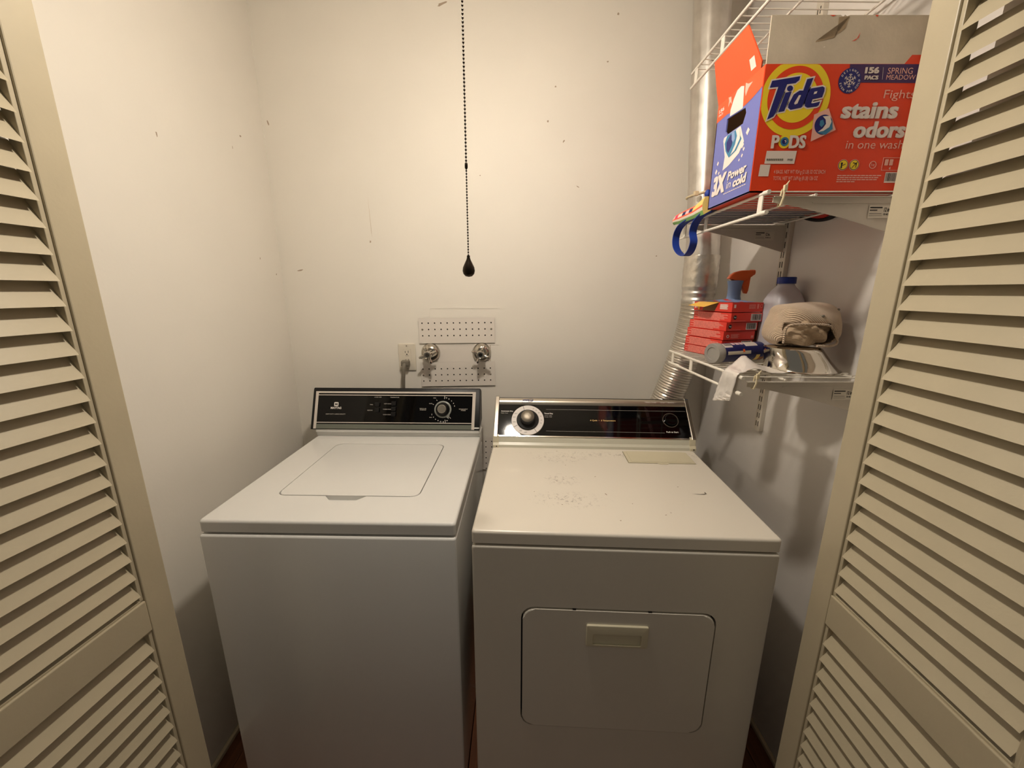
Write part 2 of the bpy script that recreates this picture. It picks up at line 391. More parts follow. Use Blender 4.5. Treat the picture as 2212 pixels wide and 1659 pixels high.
# ------------------------------------------------------------------ louvred doors
def louvre_door(name, xf, yf, ang, side, label):
    """Panel that runs from its far stile (xf, yf) towards the hall; side = +1 when the face in view looks to +x."""
    Wd, T, st, z0, z1 = .40, .030, .048, .015, 2.03
    root = bpy.data.objects.new(name, None); C.objects.link(root); root['kind'] = 'structure'; root['label'] = label
    root.location = (xf, yf, 0); root.rotation_euler = (0, 0, ang)
    # local: +y runs away from the camera; panel occupies y in [-Wd, 0]; the viewed face is at x = 0, body goes to -side*x
    def bx(nm, y0, y1, za, zb, bev=.002):
        a, b = sorted((0, -side*T)); return MB().box(a, b, y0, y1, za, zb, bev).build(nm, 'door', root)
    bx('stile', -st, 0, z0, z1); bx('stile', -Wd, -Wd+st, z0, z1)
    r0, r1 = (.803, .872) if side > 0 else (.795, .865)
    bx('rail', -Wd+st, -st, r0, r1); bx('rail', -Wd+st, -st, z0, .17); bx('rail', -Wd+st, -st, 1.945, z1)
    for za, zb in ((.17, r0), (r1, 1.945)):
        m = MB()
        d = .007
        for (ya, yb, a, b) in ((-st-d, -st, za, zb), (-Wd+st, -Wd+st+d, za, zb), (-Wd+st, -st, za, za+.004), (-Wd+st, -st, zb-.004, zb)):
            xa, xb = sorted((-side*.004, -side*(T-.004))); m.box(xa, xb, ya, yb, a, b, .001)
        m.build('bead_moulding', 'door', root)
    # slats: lower edge at the viewed face, rising to the far side
    prof = []
    t, dep, rise = .0062, .026, .045
    n = Vector((-rise, dep)).normalized()*t/2
    c0, c1 = Vector((.001, 0)), Vector((-dep, rise))
    poly = [(c0+Vector((n.x, n.y))), (c0+Vector((.0012, 0))), (c0-Vector((n.x, n.y))), (c1-Vector((n.x, n.y))), (c1+Vector((n.x, n.y)))]
    poly = [(p.x*side, p.y) for p in poly]
    T4 = frame_from((-side*.003, -st-.0068, 0), (1, 0, 0), (0, 0, 1))
    base = None
    zs = []
    z = r1+.0165
    while z < 1.945-.03: zs.append(z); z += .0398
    z = r0-.043
    while z > .18: zs.append(z); z -= .0398
    for z in zs:
        if base is None:
            mb = MB(); mb.prism(poly, 0, Wd-2*st-.0136, 0, T4); base = mb.build('slat', 'door', root, 25); base.location = (0, 0, z)
        else:
            c = base.copy(); C.objects.link(c); c.parent = root; c.location = (0, 0, z)
    return root
louvre_door('door_1', -.7202, .706, -.105, 1, 'cream louvred closet door panel folded open on the washer side')
louvre_door('door_2', .6515, .730, -.012, -1, 'cream louvred closet door panel folded open on the shelf side')

# ------------------------------------------------------------------ washer
W = Thing('washing_machine', 'white top-loading washing machine with black control console and closed lid', 'washing machine', (-.7858, .8736, 0), -.0241, local=True)
W.part('cabinet', MB().box(0, .648, -.004, .655, .03, .8745, .0075, seg=4), 'enam')
for fx in (.05, .6):
    for fy in (.06, .6): W.part('leg', MB().lathe([(.02, 0), (.02, .012), (.01, .014), (.01, .03)], 14, T=Matrix.Translation((fx, fy, 0))), 'blackp')
W.part('seam', MB().box(.012, .636, .014, .645, .8745, .8815), 'gap')
hole = rrect(.1205, .5245, .128, .511, .024)
nt_ = [(.262, .128), (.285, .103), (.355, .103), (.377, .128)]
hole2 = []
for q in hole: hole2.append(q)
# the finger notch is cut into the front side of the opening
ib = max(i for i, q in enumerate(hole) if abs(q[1]-.128) < 1e-6 and q[0] < .3)
hole2 = hole[:ib+1]+nt_+hole[ib+1:]
W.part('top_panel', MB().plate(rrect(.001, .647, .001, .662, .010, 4), [hole2], .8805, .9125, bev=.007), 'enam', 0)
W.part('lid_recess', MB().box(.112, .532, .095, .519, .8815, .8985), 'enam')
W.part('lid', MB().prism(rrect(.1235, .5215, .131, .508, .022), .899, .9128, bev=.002), 'enam')
# console
W.part('console_base', MB().box(.0, .648, .590, .66, .9125, .9345, .004).box(.002, .646, .581, .66, .930, .956, .004), 'enam')
th = math.radians(22); up = (0, math.sin(th), math.cos(th)); TW = frame_from((0, .575, .935), (1, 0, 0), up)
sn, cs = math.sin(th), math.cos(th)
def yz(s_, d): return (.575+sn*s_+cs*d, .935+cs*s_-sn*d)
prof = [yz(.010, .0), yz(.1685, 0), yz(.1745, .004), yz(.1745, .02), (.690, 1.075), (.690, .956), yz(.010, .02)]
TX = frame_from((-.016, 0, 0), (0, 1, 0), (0, 0, 1))
con = W.part('console', MB().prism(prof, 0, .662, 0, TX, .003), 'blackp', 35)
W.part('console_trim', MB().prism([(-.004, .0125), (.0068, .0125), (.0068, .1525), (.617, .1525), (.6145, .0125), (.6255, .0125), (.6292, .1595), (-.004, .1595)], -.001, .0022, 0, TW), 'greyt', under=con)
W.part('control_panel', MB().flat([(.0068, .012), (.6147, .012), (.617, .1525), (.0068, .1525)], .0012, 0, TW), 'blackg', under=con)
W.part('accent_strip', MB().prism([(.0068, .0125), (.6145, .0125), (.6148, .0305), (.0068, .0305)], .0012, .0026, 0, TW), 'green', under=con)
mb = MB()
for s_ in (.1435, .0355): mb.flat([(.0068, s_), (.616, s_), (.616, s_+.0030), (.0068, s_+.0030)], .0017, 0, TW)
W.part('accent_line', mb, 'greyt', under=con)
mb = MB(); L_ = .0018
mb.flat(rrect(.0715, .0885, .1005, .1165, .003), L_, 0, TW)
mb.text('M', .080, .104, .010, .009, 1, TW, .0021, bold=.03, align='CENTER')
mb.text('MAYTAG', .080, .0895, .042, .0085, 0, TW, L_, bold=.03, align='CENTER')
mb.text('HEAVY DUTY / LARGE CAPACITY', .080, .0675, .078, .0042, 2, TW, L_, bold=.02, align='CENTER')
mb.text('LOAD SIZE', .2436, .1355, .028, .0036, 2, TW, L_, bold=.02, align='CENTER')
mb.text('TEMPERATURE', .3098, .1350, .036, .0036, 2, TW, L_, bold=.02, align='CENTER')
for (t_, x_, s_, w_) in (('FULL', .226, .106, .012), ('MEDIUM', .2245, .0835, .020), ('HOT COLD', .2975, .1095, .028), ('WARM COLD', .2975, .088, .032), ('COLD COLD', .2975, .067, .030)):
    mb.text(t_, x_, s_, w_, .0036, 2, TW, L_, bold=.02, align='RIGHT')
mb.text('REGULAR', .4236, .0915, .026, .0036, 2, TW, L_, bold=.02, align='CENTER'); mb.text('FABRICS', .4236, .0862, .024, .0036, 2, TW, L_, bold=.02, align='CENTER')
mb.text('PERMANENT', .5817, .0905, .034, .0036, 2, TW, L_, bold=.02, align='CENTER'); mb.text('PRESS', .5817, .0852, .018, .0036, 2, TW, L_, bold=.02, align='CENTER')
DX, DS = .5018, .0905
for (t_, a, r) in (('10', 75, .047), ('8', 62, .047), ('6', 46, .047), ('4', 31, .047), ('2', 17, .047), ('2', 205, .047), ('4', 220, .047), ('6', 234, .047), ('8', 248, .047), ('10', 261, .048), ('12', 274, .048), ('14', 292, .047)):
    aa = math.radians(a); mb.text(t_, DX+r*math.cos(aa), DS+r*math.sin(aa)-.0022, None, .0046, 0, TW, L_, bold=.02, align='CENTER')
for (a, r0, r1) in ((84, .041, .053), (283, .041, .053), (125, .041, .046), (153, .041, .046), (312, .041, .047)):
    aa = math.radians(a); d_ = Vector((math.cos(aa), math.sin(aa))); q = Vector((-d_.y, d_.x))*.0007
    c_ = Vector((DX, DS)); mb.flat([tuple(c_+d_*r0+q), tuple(c_+d_*r0-q), tuple(c_+d_*r1-q), tuple(c_+d_*r1+q)], L_, 0, TW)
mb.text('SPIN', DX-.029, DS+.043, .010, .0034, 2, TW, L_, bold=.02, align='RIGHT'); mb.text('RINSE', DX-.043, DS+.021, .012, .0034, 2, TW, L_, bold=.02, align='RIGHT'); mb.text('WASH', DX-.042, DS-.033, .011, .0034, 2, TW, L_, bold=.02, align='RIGHT')
W.part('panel_lettering', mb, ['ink_w', 'ink_k', 'ink_p'], 0, kind='stuff', under=con)
for (x_, s_) in ((.2436, .108), (.2432, .0865), (.3084, .112), (.3087, .0905), (.309, .070)):
    W.part('push_button', MB().prism(rrect(x_-.0085, x_+.0085, s_-.0075, s_+.0085, .002), .001, .008, 0, TW, .0012), 'blackp')
dial = W.part('dial', MB().lathe([(.0335, .0012), (.0335, .0035), (.031, .005), (.0285, .0055)], 40, 0, TW @ Matrix.Translation((DX, DS, 0))).prism([(DX+.013, DS-.0295), (DX+.027, DS-.0225), (DX+.0235, DS-.037)], .0012, .004, 0, TW), 'dialskirt')
W.part('knob', MB().lathe([(.0275, .005), (.0265, .010), (.0225, .024), (.0205, .026)], 36, 0, TW @ Matrix.Translation((DX, DS, 0))), 'blackp', under=dial)
W.part('knob_cap', MB().lathe([(.0165, .0255), (.0165, .0272), (.0155, .0278)], 36, 0, TW @ Matrix.Translation((DX, DS, 0))), 'brushed', under=dial)

# ------------------------------------------------------------------ dryer
DWd = .7225
D = Thing('clothes_dryer', 'white front-loading clothes dryer with stained top and black chrome-edged console', 'dryer', (-.0975, .8322, 0), -.0499, local=True)
hd = rrect(.1205, .5985, .3265, .7055, .034)
TF = frame_from((0, -.002, 0), (1, 0, 0), (0, 0, 1))
D.part('cabinet', MB().box(0, DWd, .022, .655, .03, .8735, .004), 'enam_d')
D.part('front_panel', MB().plate(rrect(0, DWd, .03, .8735, .008, 3), [hd], -.026, .0, 0, TF, .006), 'enam_d', 0)
D.part('door_recess', MB().box(.11, .61, .0205, .0225, .315, .715), 'gap')
dr = D.part('door', MB().prism(rrect(.1245, .5945, .330, .7005, .031), -.022, .0022, 0, TF, .0035), 'enam_d')
hn = D.part('door_handle', MB().plate(rrect(.2835, .4355, .600, .663, .004), [rrect(.300, .4195, .606, .6385, .003)], .0015, .0075, 0, TF, .002), 'cream', label='cream recessed pull handle', under=dr)
D.part('handle_well', MB().prism([(.300, .606), (.4195, .606), (.4195, .6385), (.300, .6385)], .0022, .0030, 0, TF), 'cream', under=hn)
for hx in (.252, .437): D.part('catch', MB().box(hx-.004, hx+.004, -.003, .006, .7005, .7055), 'blackp')
for fx in (.05, .66):
    for fy in (.06, .6): D.part('leg', MB().lathe([(.02, 0), (.02, .012), (.01, .014), (.01, .03)], 14, T=Matrix.Translation((fx, fy, 0))), 'blackp')
D.part('seam', MB().box(.010, DWd-.010, .014, .645, .8735, .8800), 'gap')
tp = D.part('top_panel', MB().plate(rrect(0, DWd, 0, .662, .008, 3), [rrect(.4655, .688, .403, .500, .002)], .879, .912, bev=.007), 'stained', 0)
for i, (x_, y_, L, a) in enumerate([(.233, .49, .007, .3), (.353, .19, .016, 1.9), (.570, .244, .006, .2), (.487, .0907, .008, .3), (.5027, .1023, .006, .1), (.366, .06, .005, 0), (.2255, .129, .006, 0), (.1516, .1955, .005, .4), (.339, .297, .008, .7), (.2545, .3756, .006, 1.2), (.22, .262, .005, 0), (.415, .142, .004, 0)]):
    MB().flat(blob(x_, y_, L, .004, a, 7, i), .9124).build('scuff_mark', 'scuff', tp)
MB().flat([(.595, .205), (.618, .2035), (.632, .2065), (.6335, .215), (.6365, .215), (.637, .205), (.628, .2005), (.612, .2015)], .9125).build('scuff_mark', 'cord', tp)
ll = D.part('lint_filter_lid', MB().prism(rrect(.4675, .686, .405, .498, .003), .90, .9135, bev=.0015), 'cream', label='cream lint filter lid')
D.part('lint_lid_panel', MB().prism(rrect(.478, .6755, .412, .498, .003), .9135, .9146, bev=.0006), 'cream', under=ll)
D.part('lint_lid_tab', MB().prism([(.560, .4055), (.568, .397), (.592, .397), (.600, .4055)], .9105, .9135), 'cream', under=ll)
# console
D.part('console_base', MB().prism([(.517, .912), (.517, .922), (.5245, .930), (.528, .950), (.540, .962), (.64, .962), (.64, .912)], .006, .728, 0, frame_from((0, 0, 0), (0, 1, 0), (0, 0, 1)), .001), 'strip')
for xa in (.002, .7085):
    br = D.part('end_bracket', MB().prism([(.514, .9118), (.514, .921), (.5215, .929), (.525, .953), (.56, .97), (.56, .9118)], xa, xa+.021, 0, frame_from((0, 0, 0), (0, 1, 0), (0, 0, 1)), .0015), 'cream')
    D.part('screw', MB().lathe([(.0022, .0), (.0022, .0012)], 10, 0, frame_from((xa+.013, .5142, .9175), (1, 0, 0), (0, 0, 1))), 'slot', under=br)
td = math.radians(43); TD = frame_from((0, .53, .952), (1, 0, 0), (0, math.sin(td), math.cos(td)))
def yd(s_, d): return (.53+math.sin(td)*s_+math.cos(td)*d, .952+math.cos(td)*s_-math.sin(td)*d)
TXd = frame_from((0, 0, 0), (0, 1, 0), (0, 0, 1))
con = D.part('console', MB().prism([yd(0, 0), yd(.160, 0), yd(.160, .012), (.672, 1.03), (.672, .955), (.56, .952)], .006, .729, 0, TXd, .0015), 'blackp')
D.part('control_panel', MB().flat([(.0185, .002), (.716, .002), (.716, .128), (.0185, .128)], .0008, 0, TD), 'blackg', under=con)
mb = MB()
arc = [(.1285+.028*k/6, .001+.0045*math.sin(PI*k/6)) for k in range(7)]
mb.prism([(a, b) for a, b in arc]+[(.1565, -.001), (.1285, -.001)], .0185, .716, 0, Matrix(((0, 0, 1, 0), (1, 0, 0, 0), (0, 1, 0, 0), (0, 0, 0, 1))).copy())
mb.bm.verts.ensure_lookup_table()
bmesh.ops.transform(mb.bm, matrix=TD, verts=mb.bm.verts[:])
D.part('chrome_strip', mb, 'brushed', under=con)
mb = MB(); mb.prism([(.0185, -.0025), (.716, -.0025), (.716, .0015), (.0185, .0015)], 0, .003, 0, TD); D.part('lower_trim', mb, 'chrome', under=con)
for (xa, xb, m_) in ((.0035, .018, 'chrome'), (.7165, .7315, 'chrome')):
    ec = D.part('end_cap', MB().prism([yd(-.004, -.005), yd(.160, -.005), yd(.166, 0), yd(.166, .014), yd(-.002, .014)], xa, xb, 0, TXd, .002), m_, under=con)
D.part('cap_inlay', MB().prism(rrect(.7192, .7288, .002, .156, .002), .004, .0056, 0, TD), 'alu_dim', under=con)
mb = MB(); L_ = .0013
for s_ in (.1090, .0212):
    mb.flat([(.196, s_), (.625 if s_ < .05 else .713, s_), (.625 if s_ < .05 else .713, s_+.0008), (.196, s_+.0008)], L_, 2, TD)
mb.text('4 Cycle  \u2022  2 Temperature', .4057, .0625, .094, .0075, 1, TD, L_, bold=.02, shear=.2, align='CENTER')
mb.text('Automatic Dry', .0263, .0965, .046, .0062, 0, TD, L_, bold=.02); mb.text('High Heat', .0263, .0895, .027, .0042, 2, TD, L_, bold=.01)
mb.text('Timed Dry', .1893, .0885, .033, .0068, 0, TD, L_, bold=.03); mb.text('Heavy, Light', .1905, .0815, .028, .0045, 2, TD, L_); mb.text('Damp, Fluff', .1905, .0755, .028, .0045, 2, TD, L_)
mb.text('Push to Start', .6526, .0225, .043, .0062, 0, TD, L_, bold=.02, align='CENTER')
mb.text('Timed', .036, .024, .026, .0045, 2, TD, L_); mb.text('Fluff Air', .048, .0085, .030, .005, 0, TD, L_, bold=.02)
mb.text('Heavy Duty  \u2022  Large Capacity', .6228, .1395, .108, .0068, 0, TD, .0062, bold=.01, align='CENTER')
D.part('panel_lettering', mb, ['ink_w', 'ink_g', 'ink_p'], 0, kind='stuff', under=con)
mb = MB(); mb.text('Whirlpool', .1275, .1385, .040, .0095, 0, TD, .0064, bold=.05, shear=.25, align='CENTER')
pts = [(.1275+.022*math.cos(a), .1425+.007*math.sin(a)+.004*math.cos(a)) for a in [math.radians(20+k*14) for k in range(24)]]
mb.tube([TD @ Vector((x_, y_, .0062)) for x_, y_ in pts], .0006, 6)
D.part('emblem', mb, 'o_navy', 0, under=con)
KX, KS = .1278, .0638
kd = D.part('dial', MB().lathe([(.0605, .0008), (.0605, .003), (.0595, .0036), (.042, .0036)], 56, 0, TD @ Matrix.Translation((KX, KS, 0))), 'dialring')
mb = MB()
for a in (108, 210, 305):
    aa = math.radians(a); d_ = Vector((math.cos(aa), math.sin(aa))); q = Vector((-d_.y, d_.x))*.0007; c_ = Vector((KX, KS))
    mb.flat([tuple(c_+d_*.043+q), tuple(c_+d_*.043-q), tuple(c_+d_*.0600-q), tuple(c_+d_*.0600+q)], .0040, 0, TD)
for t_, a in (('60', 66), ('50', 52), ('40', 36), ('30', 18), ('20', 0), ('10', -14), ('DRY', 150), ('DRY', 168), ('LESS', 190), ('OFF', 262), ('AIR', 240)):
    aa = math.radians(a); mb.text(t_, KX+.051*math.cos(aa), KS+.051*math.sin(aa)-.002, None, .0042, 1, TD, .0041, bold=.01, align='CENTER')
D.part('dial_marks', mb, ['ink_k', 'cord'], 0, kind='stuff', under=kd)
D.part('knob', MB().lathe([(.0415, .0030), (.0415, .006), (.039, .010), (.034, .011), (.0275, .013), (.0262, .034), (.0245, .036)], 44, 0, TD @ Matrix.Translation((KX, KS, 0))), 'blackp', under=kd)
D.part('knob_cap', MB().lathe([(.0238, .0355), (.0235, .038), (.018, .0405), (.010, .0418), (.001, .0422)], 36, 0, TD @ Matrix.Translation((KX, KS, 0))), 'alu_dim', under=kd)
sb = D.part('start_button', MB().lathe([(.0285, .0008), (.0285, .0035), (.0265, .0035), (.0255, .001)], 36, 0, TD @ Matrix.Translation((.6529, .0718, 0)), cap=False), 'alu_dim')
D.part('button_cap', MB().lathe([(.0225, .0008), (.0225, .009), (.020, .0105), (.001, .0108)], 36, 0, TD @ Matrix.Translation((.6529, .0718, 0))), 'blackg', under=sb)

# ------------------------------------------------------------------ back wall fittings
def pegboard(label, x0, x1, z0, z1, hx, hz, ncol, nrow, screws, tilt):
    cx, cz = (x0+x1)/2, (z0+z1)/2
    t = Thing('perforated_panel', label, 'panel', (cx, YB, cz), local=True)
    t.o.rotation_euler = (0, -tilt, 0)
    T_ = frame_from((0, 0, 0), (1, 0, 0), (0, 0, 1)); P_ = .02645
    holes = []; sc = []
    for r in range(nrow):
        for c in range(ncol):
            px, pz = hx+c*P_-cx, hz-r*P_-cz
            if (r, c) in screws: sc.append((px, pz)); continue
            holes.append(circ(px, pz, .0031, 10))
    t.part('board', MB().plate([(x0-cx, z0-cz), (x1-cx, z0-cz), (x1-cx, z1-cz), (x0-cx, z1-cz)], holes, .0056, .0068, 0, T_), 'peg', 20)
    t.part('shade_backing', MB().box(x0-cx+.003, x1-cx-.003, -.003, 0, z0-cz+.003, z1-cz-.003), 'gap')  # black sheet put in for the shade of the gap behind the holes
    for px, pz in sc:
        t.part('screw', MB().lathe([(.0042, .006), (.0042, .0075), (.003, .0085), (.0005, .0086)], 14, 0, T_ @ Matrix.Translation((px, pz, 0))), 'brushed')
    return t
pegboard('white perforated hardboard strip above the two water valves', -.394, -.073, 1.254, 1.360, -.3785, 1.339, 12, 3, {(1, 0), (1, 11)}, .009)
pegboard('white perforated hardboard strip below the two water valves', -.394, -.074, 1.067, 1.173, -.3842, 1.1435, 12, 3, {(1, 0), (1, 11)}, .016)
pegboard('white perforated hardboard panel low behind the gap between washer and dryer', -.405, -.045, .672, .828, -.3826, .8085, 13, 6, set(), 0)
def valve(x, z, ang, label, hub):
    t = Thing('water_valve', label, 'faucet', (x, YB, z), local=True, group='chrome laundry water valves')
    T_ = frame_from((0, 0, 0), (1, 0, 0), (0, 0, 1))
    t.part('escutcheon', MB().lathe([(.040, 0), (.0405, .004), (.038, .013), (.030, .022), (.019, .027), (.013, .028)], 40, 0, T_), 'valve', 50)
    t.part('stem', MB().lathe([(.010, .02), (.010, .060), (.008, .066)], 20, 0, T_), 'valve')
    hd_ = t.part('handle', MB().lathe([(.013, .050), (.0175, .056), (.0175, .072), (.0150, .080), (.0135, .081), (.0125, .078), (.001, .0775)], 28, 0, T_), 'valve', 40)
    for k_ in range(4):
        a = ang+k_*PI/2; d_ = Vector((math.cos(a), math.sin(a), 0))
        pts = [T_ @ (d_*r+Vector((0, 0, zz))) for r, zz in ((.012, .064), (.022, .066), (.031, .068), (.038, .066))]
        t.part('spoke', MB().tube(pts, [.0072, .0062, .0068, .0042], 12), 'valve', under=hd_)
    t.part('index_cap', MB().lathe([(.0085, .0776), (.007, .0800), (.0005, .0804)], 20, 0, T_), hub, under=hd_)
valve(-.3482, 1.213, .35, 'chrome cross-handle water valve beside the power outlet', 'slot')
valve(-.1297, 1.214, 1.2, 'chrome cross-handle water valve farther from the power outlet', 'blackp')
ou = Thing('power_outlet', 'almond wall outlet plate with rectangular receptacle beside the valves', 'outlet', (-.4500, YB, 1.193), local=True)
T_ = frame_from((0, 0, 0), (1, 0, 0), (0, 0, 1))
ou.part('cover_plate', MB().plate(rrect(-.0365, .0365, -.0575, .0575, .003), [rrect(-.0170, .0170, -.0345, .0345, .002)], 0, .0065, 0, T_, .002), 'plate')
rc = ou.part('receptacle', MB().prism(rrect(-.0166, .0166, -.0341, .0341, .002), .001, .0075, 0, T_, .0008), 'plate')
mb = MB()
for zc in (.018, -.018):
    mb.flat([(-.0075, zc+.001), (-.0055, zc+.001), (-.0055, zc+.009), (-.0075, zc+.009)], .0079, 0, T_); mb.flat([(.0055, zc+.001), (.0075, zc+.001), (.0075, zc+.0105), (.0055, zc+.0105)], .0079, 0, T_)
    mb.flat(circ(0, zc-.0055, .0028, 10), .0079, 0, T_); mb.flat([(-.008, zc-.0115), (.008, zc-.0115), (.008, zc-.0125), (-.008, zc-.0125)], .0079, 0, T_)
ou.part('slot', mb, 'gap', 0, under=rc)
for zc in (.0495, -.0495): ou.part('screw', MB().lathe([(.0028, .006), (.0026, .0078), (.0005, .008)], 12, 0, T_ @ Matrix.Translation((0, zc, 0))), 'brushed')
pc = Thing('power_lead', 'grey power lead plugged into the wall outlet behind the washer', 'cable', (-.455, YB-.008, 1.172))
pc.part('plug', MB().box(-.472, -.437, YB-.036, YB-.0080, 1.158, 1.182, .006, seg=3), 'cord')
pc.part('cable', MB().tube([(-.456, YB-.030, 1.168), (-.458, YB-.044, 1.150), (-.461, YB-.046, 1.11), (-.463, YB-.044, 1.06), (-.463, YB-.042, .98), (-.46, YB-.04, .90), (-.45, YB-.04, .80)], [.0085, .0085, .008, .0065, .0055, .0055, .0055], 10), 'cord')

# ------------------------------------------------------------------ exhaust duct and hose
du = Thing('exhaust_duct', 'galvanised vertical dryer exhaust duct with foil-taped flexible hose in the corner', 'duct', (.715, 1.55, 1.0))
def dx(z): return .715-(z-1.62)*.07
n_ = 48
mb = MB(); rng = []
for (z, r) in ((1.575, .0575), (2.0, .0575), (ZC, .0575)): rng.append((z, r))
b = bmesh.new(); R_ = []
for (z, r) in rng:
    ring = []
    for k_ in range(n_):
        a = 2*PI*k_/n_; rr = r*(1+.012*math.cos(a*12)); ring.append(b.verts.new((dx(z)+rr*math.cos(a), 1.55+rr*math.sin(a), z)))
    R_.append(ring)
for i in range(len(R_)-1):
    for k_ in range(n_): b.faces.new((R_[i][k_], R_[i][(k_+1) % n_], R_[i+1][(k_+1) % n_], R_[i+1][k_]))
mb.merge(b); du.part('pipe', mb, 'duct', 60)
def crumpled_sleeve(z0, z1, r, amp, nz, nn, seed):
    rnd = random.Random(seed); b = bmesh.new(); R_ = []
    for i in range(nz+1):
        z = z0+(z1-z0)*i/nz; ring = []
        for k_ in range(nn):
            a = 2*PI*k_/nn; rr = r+rnd.uniform(-amp, amp); ring.append(b.verts.new((dx(max(z, 1.6))+rr*math.cos(a), 1.55+rr*math.sin(a), z+rnd.uniform(-.001, .001))))
        R_.append(ring)
    for i in range(nz):
        for k_ in range(nn): b.faces.new((R_[i][k_], R_[i][(k_+1) % nn], R_[i+1][(k_+1) % nn], R_[i+1][k_]))
    return b
m_ = MB(); m_.merge(crumpled_sleeve(1.485, 1.598, .0615, .0013, 12, 44, 3)); du.part('foil_tape', m_, 'foilw', 25, label='crumpled silver foil tape wrap')
du.part('collar', MB().lathe([(.0575, 1.425), (.0595, 1.430), (.0600, 1.438), (.0575, 1.442), (.0575, 1.452), (.0602, 1.457), (.0602, 1.464), (.058, 1.468), (.059, 1.474), (.0612, 1.480), (.0612, 1.490)], 48, 0, Matrix.Translation((.7165, 1.55, 0)), cap=False), 'duct', 40)
du.part('strap', MB().tube([(dx(1.81)+.0605*math.cos(2*PI*k_/32), 1.55+.0605*math.sin(2*PI*k_/32), 1.812+.010*math.cos(2*PI*k_/32)) for k_ in range(32)], .0035, 8, closed=True).box(.634, .650, 1.480, 1.492, 1.793, 1.808, .002), 'tie', label='yellowed plastic strap round the duct')
def bez(P, n):
    out = []
    for i in range(n+1):
        t = i/n; q = [Vector(p) for p in P]
        while len(q) > 1: q = [q[j].lerp(q[j+1], t) for j in range(len(q)-1)]
        out.append(q[0])
    return out
path = bez([(.717, 1.55, 1.436), (.724, 1.552, 1.33), (.69, 1.57, 1.16), (.635, 1.595, 1.0), (.585, 1.605, .80)], 132)
du.part('flexible_hose', MB().tube(path, [.0585+(.0028 if k_ % 2 else -.0012)+.0006*math.sin(k_*1.7) for k_ in range(len(path))], 36), 'hose', 60)

# ------------------------------------------------------------------ wall standards, brackets, wire shelves
def standard(y, label, z0=1.010, z1=2.24):
    t = Thing('shelf_standard', label, 'shelf rail', (XR, y, z0), group=None)
    t.part('rail', MB().box(XR-.014, XR, y-.0145, y+.0145, z0, z1, .0012), 'steelw')
    mb = MB(); z = z0+.016
    while z < z1-.02:
        for dy in (-.0045, .0055): mb.box(XR-.0146, XR-.0138, y+dy-.0013, y+dy+.0013, z, z+.0175)
        z += .0285
    t.part('slots', mb, 'slot', 0)
standard(1.2600, 'white double-slotted wall standard holding the shelf brackets by the duct')
standard(.8950, 'white double-slotted wall standard holding the shelf brackets by the door')
XF = .5366
def bracket(y, z, label, near):
    t = Thing('shelf_bracket', label, 'bracket', (XR-.014, y, z))
    T_ = frame_from((0, y, 0), (1, 0, 0), (0, 0, 1))
    t.part('arm', MB().prism([(XF+.012, z-.004), (XR-.014, z-.004), (XR-.014, z-.082), (XR-.022, z-.080), (.70, z-.046), (.60, z-.024), (XF+.012, z-.016)], -.0012, .0012, 0, T_).box(XF+.012, XR-.014, y-.005, y+.005, z-.0055, z-.004), 'steelw')
    t.part('groove', MB().prism(rrect(.632, .80, z-.0175, z-.0145, .0014), .0012, .0022, 0, T_), 'steelw')
    mb = MB()
    x0 = .752 if near else .735
    mb.flat([(x0, z-.047), (x0+.058, z-.047), (x0+.058, z-.022), (x0, z-.022)], .0026, 1, T_)
    for (a, b_, zz, h_) in ((.002, .028, .0275, .0026), (.002, .018, .0325, .0020), (.002, .028, .0385, .0008), (.002, .030, .0425, .0006)):
        mb.flat([(x0+a, z-zz), (x0+b_, z-zz), (x0+b_, z-zz+h_), (x0+a, z-zz+h_)], .0029, 0, T_)
    mb.text('12 in.', x0+.032, z-.0345, .013, .0085, 0, T_, .0029, bold=.03); mb.text('30.48 cm', x0+.032, z-.0415, .016, .0040, 0, T_, .0029, bold=.02)
    t.part('sticker', mb, ['ink_k', 'plate'], 0)
def shelf(name_lbl, zU, zL, y0, y1, zt=0.):
    t = Thing('wire_shelf', name_lbl, 'shelf', (XR, (y0+y1)/2, zU))
    zd = zU-.001
    t.part('front_rod', MB().tube([(XF, y0, zU), (XF, y1, zU)], .0034, 10), 'wirew'); t.part('front_rod', MB().tube([(XF, y0, zL), (XF, y1, zL)], .0034, 10), 'wirew')
    t.part('support_rod', MB().tube([(.640, y0+.002, zd-.0045+zt*.35), (.640, y1-.002, zd-.0045+zt*.35)], .0028, 8), 'wirew')
    t.part('back_rod', MB().tube([(.822, y0+.002, zd-.0042+zt), (.822, y1-.002, zd-.0042+zt)], .0028, 8), 'wirew')
    mb = MB(); mb.tube([(XF-.001, y0+.006, zU+.0022), (XF+.006, y0+.006, zU+.0020), (XR-.012, y0+.006, zd+zt)], .0014, 6)
    w0 = t.part('wire', mb, 'wirew')
    y = y0+.006+.0254
    while y < y1-.003:
        c = w0.copy(); C.objects.link(c); c.parent = w0.parent; c.location = (0, y-(y0+.006), 0); y += .0254
    for yc in (y0+.022, (y0+y1)/2+.05, y1-.03):
        t.part('lip_connector', MB().box(XF-.0016, XF+.0016, yc-.008, yc+.008, zL, zU, .0008), 'wirew')
    for zz in (zU, zL): t.part('end_cap', MB().tube([(XF, y0-.004, zz), (XF, y0+.013, zz)], [.0044, .0052], 12), 'wirew')
shelf('white wire shelf highest on the closet wall, empty', 2.099, 2.060, .893, 1.350)
shelf('white wire shelf holding the orange detergent carton', 1.6705, 1.631, .893, 1.325, .0035)
shelf('white wire shelf holding the soap boxes, jug and steel bowl', 1.2715, 1.233, .893, 1.325)
